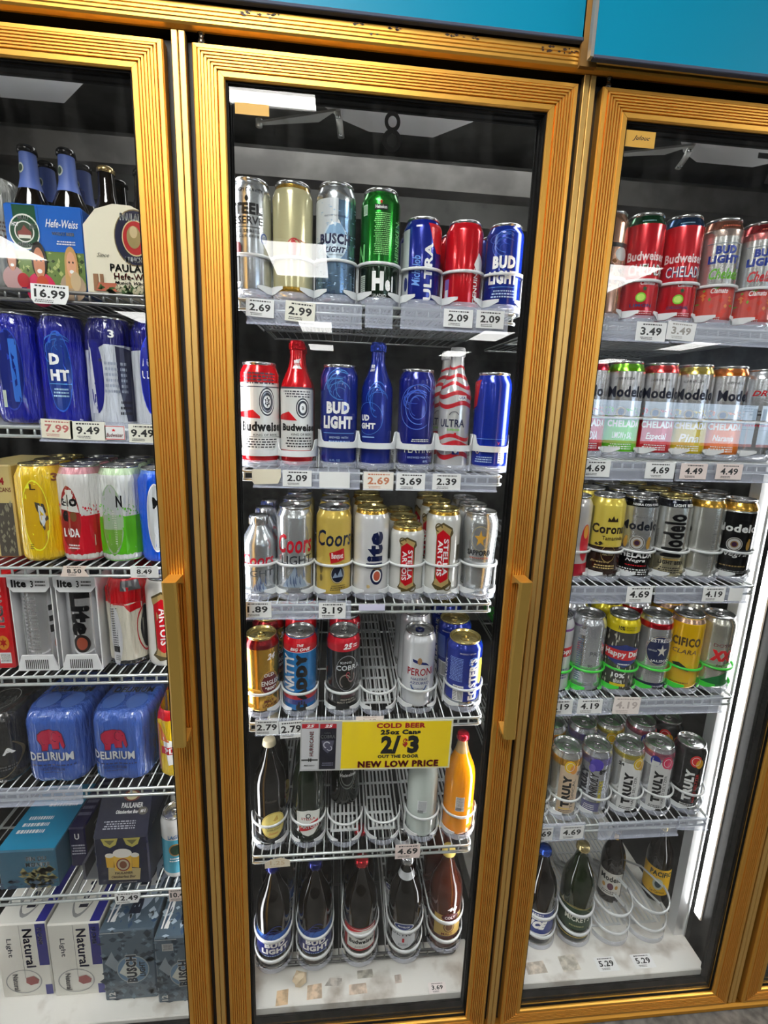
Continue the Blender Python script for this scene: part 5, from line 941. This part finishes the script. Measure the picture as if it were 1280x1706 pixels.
def carton(name, label, cat, x0, x1, y0, dep, z0, H, base, els, top=None, side=None, rot=0, taper=0, kind='card', prnt='print', thick=.0):
    t = thing(name, label, cat, ((x0+x1)/2, y0, z0)); t.rotation_euler = (0, 0, rot); w_ = (x1-x0)/2
    mb = MB(); bm = mat(kind, base); bv = .003
    mb.box((-w_, 0, 0), (w_, dep, H), bm, bv)
    decals(mb, els, lambda a, q, o: (a*w_*.985, -o, bv+q*(H-2*bv)), [], (), prnt, .0004, .0001)
    if top: decals(mb, top, lambda a, q, o: (a*w_*.985, bv+q*(dep-2*bv), H+o), [], (), prnt, .0004, .0001)
    if side: decals(mb, side, lambda a, q, o: (w_+o, bv+a*(dep-2*bv), bv+q*(H-2*bv)), [], (), prnt, .0004, .0001)
    mb.obj('carton_body', t); return t
def neck(t, x, y, z, H, lab=None, cap=(.10, .09, .09)):   # a bottle standing in its open carton
    mb = MB(); R = .031; pf = [(r*R, q*H) for r, q in [(0, 0), (1, .01), (1, .52), (.93, .60), (.62, .70), (.47, .78), (.42, .95)]]
    def mf(j): return lab_m if lab and pf[j][1] >= .69*H and j >= 4 else gm
    gm = mat('gloss', (.06, .04, .025)); lab_m = mat('paper', lab) if lab else None
    mb.lathe(pf, gm, (x, y, z), 28, mf=mf)
    if lab:
        decals(mb, [E(-.5, .84, .45, .035, (.75, .78, .72)), E(-.5, .84, .32, .024, (.15, .25, .18))], lambda a, q, o: (x+(prof_r([(r/R, k/H) for r, k in pf], q)*R+o+.0003)*math.sin(a), y-(prof_r([(r/R, k/H) for r, k in pf], q)*R+o+.0003)*math.cos(a), z+q*H), XC, [], 'paper')
    b = mb.obj('beer_bottle', None, (0, 0, 0))
    cb = MB(); cb.lathe([(.44*R, .95*H), (.50*R, .955*H), (.48*R, .985*H), (.38*R, H), (0, H)], mat('metalpaint', cap), (x, y, z), 24); cb.obj('cap', b)
    return b
z = LV[('l', 1)][0]+.001
def face(x, z_, s, skin, hair, shirt, long=False):
    e = [E(x, z_-.24*s, .30*s, .16*s, shirt), E(x, z_+.03*s, .15*s, .17*s, hair)]
    if long: e += [P([(x-.15*s, z_+.05*s), (x+.15*s, z_+.05*s), (x+.17*s, z_-.25*s), (x-.17*s, z_-.25*s)], hair)]
    return e+[E(x, z_, .11*s, .145*s, skin), E(x, z_-.07*s, .05*s, .02*s, WHT), E(x-.045*s, z_+.03*s, .02*s, .012*s, BRN), E(x+.045*s, z_+.03*s, .02*s, .012*s, BRN)]
hb = [L(-1, 1, 0, .48, (.42, .52, .25)), SP(-1, 1, .05, .48, 60, .05, .03, (.70, .74, .45), 4), SP(-1, 1, .05, .45, 30, .05, .03, (.18, .26, .12), 8), L(-1, 1, .46, 1, (.08, .38, .75)), P([(-.8, 1), (-.2, 1), (-.15, .5), (-.75, .5)], (.05, .30, .18)), E(-.52, .68, .40, .215, (.93, .94, .90)), E(-.52, .68, .37, .195, (.08, .28, .16)), E(-.52, .68, .26, .13, (.93, .93, .9)), E(-.52, .68, .23, .115, (.20, .28, .20)), P([(-.7, .62), (-.34, .62), (-.34, .68), (-.45, .72), (-.52, .76), (-.6, .70), (-.7, .68)], (.55, .28, .25)), L(-.68, -.36, .60, .64, (.9, .9, .85)),
      T('HOF', -.83, -.66, .74, .79, WHT, bold=.03), T('BRAU', -.66, -.38, .82, .87, WHT, bold=.03), T('HAUS', -.36, -.19, .72, .78, WHT, bold=.03), T('FREISING', -.72, -.33, .50, .545, WHT, bold=.03), T('Hefe-Weiss', .05, .92, .75, .85, WHT, bold=.01, shear=.4), T('WHEAT BEER', .2, .8, .66, .70, WHT, bold=.03), FP(.3, .8, .54, .60, 2, WHT), L(-.12, -.11, 0, 1, (.05, .25, .5))]
hb += face(-.92, .33, .95, (.82, .58, .48), (.35, .2, .12), (.75, .6, .6))+face(-.20, .30, 1.35, (.80, .52, .38), (.12, .08, .06), (.85, .15, .35))+face(.66, .30, 1.15, (.90, .66, .52), (.80, .62, .38), (.7, .6, .5), True)+[E(-.15, .06, .16, .09, (.80, .30, .15)), E(.75, .10, .14, .12, (.80, .70, .55)), E(-.65, .08, .16, .09, (.7, .1, .15))]
cx0, cx1 = -.327, -.200
c = carton('beer_carton', 'blue four-bottle carton with people drinking on its front, top shelf'+LO, 'beer carton', cx0, cx1, .083, .12, z, .139, (.08, .36, .72), hb, kind='card')
hbm = MB(); hbm.box((-.003, .055, .139), (.045, .065, .19), mat('card', (.10, .20, .48)), .004); hbm.obj('carton_handle', c)
for i, (bx, by) in enumerate(((-.296, .115), (-.232, .115), (-.296, .172), (-.232, .172))):
    b = neck(None, bx, by, z+.004, .235, (.30, .39, .66)); tag(b, 'brown bottle with light blue neck label in the blue carton, %s' % ('front left', 'front right', 'rear left', 'rear right')[i], 'bottle', 'bottles in the blue carton')
pc = [L(-1, 1, 0, 1, (.90, .87, .78)), E(.42, .66, .60, .33, (.50, .42, .25)), E(.42, .66, .57, .315, (.10, .10, .22)), E(.42, .66, .38, .21, (.85, .8, .6)), E(.42, .66, .35, .195, (.72, .14, .14)), E(.38, .67, .20, .13, (.62, .55, .35)), E(.38, .73, .11, .07, (.80, .72, .55)), T('PAULANER', .02, .85, .855, .94, WHT, bold=.05), T('MUNCHEN', .1, .75, .375, .44, WHT, bold=.05), T('Since', -.7, -.35, .42, .47, (.3, .3, .25), bold=.0, shear=.4), T('PAULANER', -.35, 1.1, .26, .35, (.12, .18, .16), bold=.03), T('Hefe-Weizen', -.25, 1.1, .165, .245, (.75, .12, .12), bold=.02), T('Munich Wheat Beer', -.25, 1.1, .11, .15, (.2, .2, .2), shear=.3), L(-.85, -.7, .02, .22, (.62, .45, .32)), L(-.66, -.55, .02, .22, (.62, .45, .32)), P([(-.8, .02), (-.1, .02), (-.2, .12), (-.7, .12)], (.75, .40, .30)), SP(-.7, .6, .0, .08, 30, .08, .03, (.25, .38, .18), 3), SP(-.2, .8, .02, .09, 16, .06, .03, (.75, .72, .6), 6)]
c = thing('beer_carton', 'cream four-bottle carton with a round red emblem and domed front, top shelf'+LO, 'beer carton', (-.137, .083, z))
mb = MB(); om = [(-.062, 0), (.062, 0), (.062, .118), (.045, .136), (.02, .147), (-.01, .148), (-.04, .138), (-.062, .112)]
mb.rings([[(a, 0, b) for a, b in om], [(a, .003, b) for a, b in om]], mat('card', (.90, .87, .78)), cap=True, sm=False); mb.box((-.062, .003, 0), (.062, .12, .10), mat('card', (.88, .85, .76)))
pcut = [e for e in pc if e[0] != 'P' or e is not pc[0]]
decals(mb, [e for e in pcut], lambda a, q, o: (max(-.0615, min(.0615, a*.060)), -o, .001+q*.142), [-1.02, 1.02], (), 'print', .0003, .0001); mb.obj('carton_body', c)
for i, (bx, by) in enumerate(((-.168, .117), (-.106, .117), (-.168, .172))):
    b = neck(None, bx, by, z+.102-.1, .215, None, (.70, .60, .40) if i == 0 else (.12, .11, .10)); tag(b, 'dark bottle neck above the cream domed carton, %s' % ('gold-rimmed cap, front left', 'front right', 'rear left')[i], 'bottle', 'bottles in the cream carton')
stadium_pack('grey and white pack at the left edge of the top shelf'+LO, -.385, .15, z, .052, .10, .195, (.62, .62, .60), [], [L(.3, 1.2, .40, .48, (.35, .2, .15)), T('EN', .75, 1.15, .42, .46, WHT), FP(.4, 1.2, .5, .6, 3, (.35, .25, .2))], lids=0)
z = LV[('l', 3)][0]+.001
carton('beer_carton', 'tan cardboard carton of cans with red print at the left, third shelf'+LO, 'beer carton', -.480, -.393, .12, .20, z, .19, (.80, .72, .48), [T('24', .30, .7, .80, .88, (.6, .1, .12), bold=.04), T('3 CANS', .30, .95, .72, .77, (.5, .1, .12), bold=.02), L(.2, .95, .0, .6, (.35, .33, .30)), SP(.2, .95, .05, .6, 40, .05, .03, (.6, .58, .5), 3)], rot=.05)
z = LV[('l', 4)][0]+.001
carton('beer_carton', 'red cardboard carton with white vertical lettering, fourth shelf'+LO, 'beer carton', -.495, -.413, .095, .20, z, .205, (.78, .06, .10), [T('TECATE', .35, .80, .42, .90, (.92, .85, .85), 90, .05), E(.6, .28, .28, .08, (.85, .55, .15)), STAR(.6, .28, .2, .06, (.7, .1, .1), 6), L(.35, .9, .05, .17, WHT), FP(.38, .87, .06, .16, 8, BLK)], rot=0)
def litecarton(x0, x1, words, word):
    t = thing('beer_carton', words, 'beer carton', ((x0+x1)/2, .085, z)); w_ = (x1-x0)/2; D = .235; H = .207; cm = mat('card', (.88, .88, .89))
    mb = MB()
    mb.box((-w_, .004, 0), (-w_+.002, D, H), cm); mb.box((w_-.002, .004, 0), (w_, D, H), cm); mb.box((-w_, .004, 0), (w_, D, .002), cm); mb.box((-w_, .004, H-.002), (w_, D, H), cm)
    mb.rings([[(-w_, .0, H), (w_, .0, H), (w_, .0, H-.022), (w_*.75, .0, H-.034), (-w_*.75, .0, H-.034), (-w_, .0, H-.022)], [(-w_, .004, H), (w_, .004, H), (w_, .004, H-.022), (w_*.75, .004, H-.034), (-w_*.75, .004, H-.034), (-w_, .004, H-.022)]], cm, cap=True, sm=False)
    mb.rings([[(-w_, 0, 0), (w_, 0, 0), (w_*.75, 0, .034), (-w_*.75, 0, .034)], [(-w_, .004, 0), (w_, .004, 0), (w_*.75, .004, .034), (-w_*.75, .004, .034)]], cm, cap=True, sm=False)
    decals(mb, [T('lite', -.85, -.1, .885, .965, BLK, bold=.05), T('3', .1, .25, .885, .955, BLK, bold=.03), FP(.33, .85, .89, .96, 2, (.2, .2, .2)), ('Q', [[(-.6+.1*i, .02), (-.55+.1*i, .02), (-.55+.1*i, .12), (-.6+.1*i, .12)] for i in range(12)], BLK)], lambda a, q, o: (a*w_*.95, -o, q*H), [], (), 'print', .0003, .0001)
    decals(mb, [L(-1, 1, .02, .98, (.04, .05, .08)), T('lite', -.2, .7, .25, .45, WHT, bold=.04), L(-.8, -.1, .06, .2, (.6, .6, .62)), FP(-.8, 0, .55, .8, 4, (.5, .5, .5))], lambda a, q, o: (a*w_, q*D, H+o), [], (), 'print', .0003, .0001)
    mb.obj('carton_body', t)
    cb = MB(); R = w_-.004; pf = [(r*R, q*(H-.006)+.003) for r, q in CAN]; cb.lathe(pf, mat('metalpaint', (.84, .84, .85)), (0, R+.004, 0), 36)
    els = ([T('Lite', -.45, .65, .36, .83, BLK, -90, .07), E(.05, .27, .45, .10, (.15, .12, .12)), E(.05, .27, .30, .07, (.62, .30, .22))] if word else [FP(-.6, .2, .15, .8, 16, (.6, .6, .6)), L(.75, 1.1, .62, .68, BLK), L(.75, 1.1, .50, .56, BLK), L(.75, 1.1, .38, .46, BLK), E(1.2, .25, .3, .08, (.6, .35, .25)), L(-.95, -.75, .1, .6, WHT)])
    decals(cb, els, lambda a, q, o: ((R+o)*math.sin(a), R+.004-(R+o)*math.cos(a), q*(H-.006)+.003), XC, [], 'print'); cb.obj('can', t)
    for k in (1, 2):
        c2 = MB(); c2.lathe(pf, mat('metalpaint', (.84, .84, .85)), (0, R+.004+k*(2*R+.002), 0), 24); c2.obj('can', t)
    return t
litecarton(-.402, -.322, 'white and black three-can carton showing a mostly blank can, fourth shelf'+LO, 0)
litecarton(-.315, -.235, 'white and black three-can carton with large black vertical lettering on its can'+LO, 1)
z += .0005
t = stadium_pack('red white and black wrapped can pack with a dark torn base, fourth shelf'+LO, -.192, .130, z, .0385, .12, .200, (.86, .84, .78), [(.72, 1, (.78, .05, .10)), (0, .08, (.08, .08, .10))], [P([(-1.57, .72), (.3, .70), (1.57, .78), (1.57, .70), (.3, .62), (0, .72), (-1.57, .72)], (.78, .05, .10)), L(-.1, .9, .86, .96, (.35, .35, .36)), E(-.55, .35, .38, .34, (.80, .80, .82)), FP(-.75, -.35, .25, .68, 16, (.2, .2, .25)), L(-.65, -.3, .18, .25, BLK), FP(-.6, -.3, .08, .15, 3, BLK), A(1.1, .42, .5, .28, .08, (.75, .1, .15)), E(1.15, .42, .40, .24, (.12, .12, .14))], lids=0, wob=.002)
stadium_pack('white can pack with a red vertical banner beside the door handle'+LO, -.113, .125, z, .0375, .08, .200, (.90, .89, .87), [], [('P', [(a*1.25-.0, b) for a, b in e[1]], e[2]) if e[0] == 'P' else e for e in stella()[:3]]+[T('ARTOIS', -.15, .25, .26, .68, WHT, -90, .03)], lids=2, wob=.0006, kind='print')
z = LV[('l', 5)][0]+.0015
def twinpack(words, x, wd, H, dep, base, els, rot=0, seed=1, top=None):
    t = thing('beer_can_pack', words, 'beer pack', (x, .084, z)); t.rotation_euler = (0, 0, rot); bm = mat('wrap', base)
    hw = wd/2; n = 64
    def fx(a, k):   # footprint: rounded box with the bulge of two cans in front
        c_, s_ = math.cos(a), math.sin(a); p = 4.2
        X = hw*k*math.copysign(abs(s_)**(2/p), s_); Y = (dep/2)*k*math.copysign(abs(c_)**(2/p), c_)
        return X, dep/2-Y
    def yb(x_, k=1): return -.0035*(abs(math.sin(PI*x_/hw))**.8)+.0035
    pf = [(0, 0), (.9, 0), (.97, .03), (1, .09), (1, .5), (1, .84), (.985, .89), (.94, .945), (.89, .985), (.84, 1), (.5, 1.0), (0, .998)]
    mb = MB(); rs = []
    for k, q in refine(pf, [.2, .35, .65, .75]):
        rg = []
        for i in range(n):
            a = 2*PI*i/n; X, Y = fx(a, max(k, .001)); dy = yb(X)*(1 if Y < dep*.3 else 0)*k
            rg.append((X, Y+dy, q*H))
        rs.append(rg)
    mb.rings(rs, bm)
    def fn(a, q, o):
        X = a*hw*.97; p = 4.2; k = prof_r(pf, q)*1.0
        Yy = (dep/2)*k*max(0, 1-abs(X/(hw*k))**p)**(1/p) if abs(X) < hw*k else 0
        return (X, dep/2-Yy+yb(X)*k-o-.0006, q*H)
    decals(mb, els, fn, [-.98+.07*i for i in range(29)], [.1*i for i in range(1, 10)]+[.87, .92, .96], 'print')
    if top: decals(mb, top, lambda a, q, o: (a*hw*.8, dep*(.12+.76*q), H+o+.0004), [], (), 'print')
    mb.obj('shrink_wrap', t); return t
EL = (.75, .13, .28)
def elephant(cx, cz, s):   # the printed pink animal on the pack
    out = [(-.42, .02), (-.40, .22), (-.25, .36), (.0, .40), (.15, .36), (.30, .38), (.42, .25), (.46, .02), (.50, -.22), (.44, -.34), (.38, -.20), (.34, -.02), (.30, -.12), (.30, -.34), (.05, -.36), (.02, -.16), (-.08, -.18), (-.12, -.42), (-.30, -.42), (-.30, -.20)]
    q = lambda p: [(cx+a*s*1.75, cz+b*s*.66) for a, b in p]
    return [P(q(out), (.32, .08, .25)), P(q([(a*.93+.005, b*.93) for a, b in out]), EL), A(cx+.28*s, cz+.08*s, .2*s, .12*s, .12, (.3, .06, .2), .8, 5.2), A(cx-.35*s, cz+.02*s, .16*s, .14*s, .1, (.35, .08, .22), 3, 5), E(cx+.58*s, cz+.1*s, .03*s, .012*s, BLK)]
DEL = (.24, .38, .72)
def deli(cx=0): return elephant(cx, .64, .58)+[T('DELIRIUM', cx-.70, cx+.72, .335, .455, (.12, .18, .42), bold=.05), T('DELIRIUM', cx-.72, cx+.70, .345, .465, (.85, .86, .88), bold=.03), FP(cx-.7, cx+.75, .26, .30, 1, (.12, .18, .4)), T('NOCTURNUM', cx-.4, cx+.4, .20, .245, (.12, .18, .42), bold=.02), FP(cx-.3, cx+.3, .16, .185, 1, (.12, .18, .4))]
dtop = [E(-.5, .22, .42, .20, (.34, .48, .80)), E(.5, .22, .42, .20, (.34, .48, .80)), T('DELIRIUM', -.8, .9, .45, .60, (.85, .86, .9), bold=.03), FP(-.8, .8, .66, .72, 1, (.12, .18, .4)), FP(-.6, .6, .78, .84, 1, (.7, .75, .9))]
twinpack('left of two blue wrapped can packs printed with a pink elephant, fifth shelf'+LO, -.358, .130, .170, .19, DEL, deli(.02), -.04, top=dtop)
twinpack('right of two blue wrapped can packs printed with a pink elephant, fifth shelf'+LO, -.220, .128, .165, .19, DEL, deli(-.12), -.02, top=dtop)
twinpack('black wrapped can pack at the left edge of the fifth shelf'+LO, -.496, .13, .168, .19, (.13, .13, .13), [T('A', .62, .9, .43, .52, WHT, bold=.05), A(.5, .4, .5, .3, .05, (.45, .4, .3), 4, 7), FP(.3, .9, .2, .28, 2, (.4, .4, .4))], .0, top=[A(.2, .3, .6, .3, .04, (.6, .6, .58)), T('MA', .1, .8, .2, .38, (.7, .7, .7), bold=.03)])
stadium_pack('red and yellow wrapped can pack beside the door frame, fifth shelf'+LO, -.107, .125, z, .036, .08, .168, (.96, .80, .08), [(.86, 1, (.85, .06, .10))], [P([(-.6, .62), (0, .55), (.8, .60), (.8, .45), (-.6, .45)], WHT), P([(-.9, .8), (-.2, .55), (-.8, .55)], (.92, .45, .08)), L(-.8, 1.2, .36, .47, (.80, .06, .10)), T('PE', -.6, .1, .375, .455, WHT, bold=.05), P([(-.4, .36), (.4, .36), (.2, .22), (-.3, .2)], WHT), L(-1.5, -.9, .1, .8, (.75, .5, .45))], lids=0)
z = LV[('l', 6)][0]+.001
carton('beer_carton', 'teal and blue box with sand-coloured island art, sixth shelf'+LO, 'beer carton', -.50, -.375, .085, .20, z, .105, (.18, .38, .48), [SP(-.2, .9, .05, .5, 40, .18, .09, (.62, .58, .38), 3), SP(-1, 1, .0, .2, 20, .15, .05, (.2, .3, .4), 5), T('FIN DU', -.0, .7, .74, .86, WHT, bold=.04), T('MONDE', -.05, .8, .58, .70, WHT, bold=.05)], top=[L(-1, 1, 0, 1, (.15, .55, .72)), FP(-.8, .2, .2, .5, 3, WHT), FP(-.3, .8, .6, .8, 2, WHT)])
carton('beer_carton', 'dark purple box with white print standing beside the teal box'+LO, 'beer carton', -.372, -.335, .135, .30, z, .11, (.10, .08, .25), [T('U', -.3, .3, .72, .88, WHT, bold=.03), FP(-.8, .9, .3, .6, 4, (.8, .8, .85))], top=[FP(-.8, .8, .1, .9, 12, (.5, .5, .6))], side=[L(0, 1, 0, 1, (.12, .12, .14)), FP(.1, .7, .2, .8, 6, (.5, .5, .5))])
# grey slotted divider tray and the gabled navy carton
t = tag(MB().box((-.328, .10, z), (-.322, .42, z+.045), mat('dark', (.30, .30, .34))).box((-.322, .10, z), (-.295, .42, z+.004), mat('wire', (.55, .56, .58))).obj('shelf_divider'), 'grey shelf divider between the purple box and the navy carton, sixth shelf', 'shelf divider')
NV = (.07, .08, .19)
pn = [SP(-1, 1, .3, 1, 60, .03, .04, (.12, .13, .30), 5)]
for cx_ in (-.42, .42): pn += [P([(cx_-.32, 1.0), (cx_+.32, 1.0), (cx_+.22, .86), (cx_, .80), (cx_-.22, .86)], (.75, .70, .35)), P([(cx_-.20, .96), (cx_+.20, .96), (cx_, .86)], (.45, .42, .25))]
pn += [P([(-.58, .10), (.62, .08), (.68, .33), (-.55, .38)], (.76, .68, .48)), P([(-.60, .38), (-.34, .37), (-.30, .62), (-.62, .62)], (.88, .68, .18)), P([(.36, .36), (.62, .34), (.66, .62), (.38, .62)], (.88, .68, .18)), P([(-.30, .30), (.34, .28), (.38, .62), (-.32, .63)], (.90, .72, .25)), E(-.46, .64, .17, .05, (.90, .88, .84)), E(.50, .63, .16, .05, (.90, .88, .84)), E(.03, .68, .36, .10, (.93, .91, .88)), E(.03, .43, .26, .14, (.50, .12, .12)), E(.03, .43, .22, .115, (.75, .70, .6)), E(.03, .43, .14, .08, (.5, .3, .2)), T('PAULANER', -.3, .38, .225, .275, (.2, .1, .08), bold=.03), T('Oktoberfest Bier', -.45, .48, .14, .20, (.2, .1, .08), shear=.3), FP(-.2, .5, .03, .06, 1, (.6, .6, .6))]
c = carton('beer_carton', 'navy four-bottle carton with beer mugs on its front, sixth shelf'+LO, 'beer carton', -.288, -.170, .082, .115, z, .132, NV, pn)
gb = MB(); gb.rings([[(-.059, .0, .132), (.059, .0, .132), (.056, .055, .205), (-.056, .055, .205)], [(-.059, .115, .132), (.059, .115, .132), (.056, .060, .205), (-.056, .060, .205)]], mat('card', NV), cap=True, sm=False)
decals(gb, [T('PAULANER', -.15, .75, .62, .74, WHT, bold=.04), T('Oktoberfest Bier', -.35, .6, .50, .58, WHT, shear=.3), E(.22, .90, .36, .13, (.45, .2, .15)), E(.22, .90, .25, .10, (.8, .75, .6)), E(.78, .55, .2, .09, (.4, .38, .35)), T('#1', .68, .88, .51, .59, WHT), FP(-.8, .55, .16, .36, 4, (.7, .7, .75))], lambda a, q, o: (a*.053, .055*q-o*.8, .132+.073*q+o*.6), [], (), 'print', .0006, .0002)
gb.obj('gable_top', c)
for nm, dy, xx in (('front', 0, -.118), ('rear', .07, -.118)):
    cc = vessel('can', '%s one of two pale blue and white cans, sixth shelf, left door' % nm, xx, .118+dy, z, .033, .168, (.88, .88, .88), [(.12, .66, (.30, .68, .80))], [E(-.1, .50, .5, .10, (.60, .45, .25)), E(-.1, .50, .40, .08, (.08, .20, .14)), T('LAGER', -.6, .4, .68, .74, (.2, .4, .6), bold=.03), FP(-.6, .4, .3, .38, 2, WHT)])
z = .1052
NL = (.88, .87, .84)
def natural(): return [L(.60, 1.0, .42, 1, (.12, .12, .50)), L(.72, 1.0, .0, .14, (.12, .12, .50)), T('Natural', .08, .46, .40, .94, (.13, .14, .40), -90, .03), T('Light', -.62, -.38, .56, .82, (.35, .35, .38), -90, .02), L(-.03, -.015, .25, 1, (.55, .55, .55)), A(-.1, .21, .72, .17, .07, (.62, .62, .62)), P([(.0, .26), (.3, .28), (.5, .22), (.45, .17), (.15, .15), (-.02, .19)], (.55, .18, .18)), T('Natural', -.52, -.3, .08, .32, (.45, .45, .5), -90), T('12 CANS', .68, .85, .72, .95, WHT, -90, .02)]
def naturaltop(): return [L(.62, 1.0, 0, 1, (.14, .14, .58)), A(.0, .45, .60, .42, .06, (.6, .6, .6)), T('Natural', -.1, .25, .1, .7, (.2, .2, .4), -90, .02), P([(.2, .35), (.5, .40), (.5, .62), (.25, .58)], (.6, .12, .12))]
carton('beer_case', 'white twelve-can case with blue edge at the left on the cooler floor', 'beer case', -.545, -.428, .102, .36, z, .222, NL, natural(), naturaltop())
carton('beer_case', 'white twelve-can case with blue edge beside the dark blue-grey cases', 'beer case', -.422, -.302, .096, .36, z, .220, NL, natural(), naturaltop())
def busch():
    return [SP(-1, 1, 0, 1, 60, .14, .04, (.18, .24, .30), 4), SP(-1, 1, 0, 1, 40, .10, .03, (.42, .50, .56), 7), P([(-.9, .55), (-.6, .72), (-.5, .62), (-.3, .52), (-.5, .42)], (.55, .60, .64)), E(.15, .44, .62, .205, (.62, .66, .68)), E(.15, .44, .58, .19, (.42, .54, .66)), P([(-.38, .40), (-.1, .56), (.1, .46), (.2, .52), (.5, .38), (.1, .28)], (.82, .84, .82)), T('BUSCH', -.12, .32, .24, .66, (.75, .76, .75), 90, .09), T('BUSCH', -.10, .30, .25, .65, (.10, .14, .20), 90, .05), T('LIGHT', .40, .62, .33, .55, (.14, .18, .22), 90, .04), T('12', -.85, -.6, .03, .12, (.8, .8, .8), 90, .04), L(-.98, -.1, .985, .995, (.75, .78, .8))]
def buschtop():
    return [SP(-1, 1, 0, 1, 70, .12, .025, (.70, .76, .82), 4), SP(-1, 1, 0, 1, 40, .10, .02, (.22, .32, .44), 7), E(.2, .42, .60, .30, (.70, .76, .84)), P([(-.3, .30), (-.1, .55), (.2, .45), (.6, .3)], WHT), T('BUSCH', -.15, .30, .10, .75, (.08, .12, .22), 90, .07), T('LIGHT', .45, .65, .25, .62, (.1, .14, .24), 90, .03), T('12', -.85, -.55, .05, .25, WHT, 0, .05)]
carton('beer_case', 'blue-grey twelve-can case with mountain oval, between white case and door edge', 'beer case', -.296, -.172, .078, .36, z, .213, (.30, .37, .43), busch(), buschtop())
carton('beer_case', 'blue-grey twelve-can case cut off by the right edge of the left door', 'beer case', -.166, -.050, .064, .36, z, .200, (.30, .37, .43), busch()+[L(-.7, -.25, .82, .93, (.7, .7, .7)), FP(-.66, -.29, .83, .92, 6, (.2, .2, .2))], buschtop())
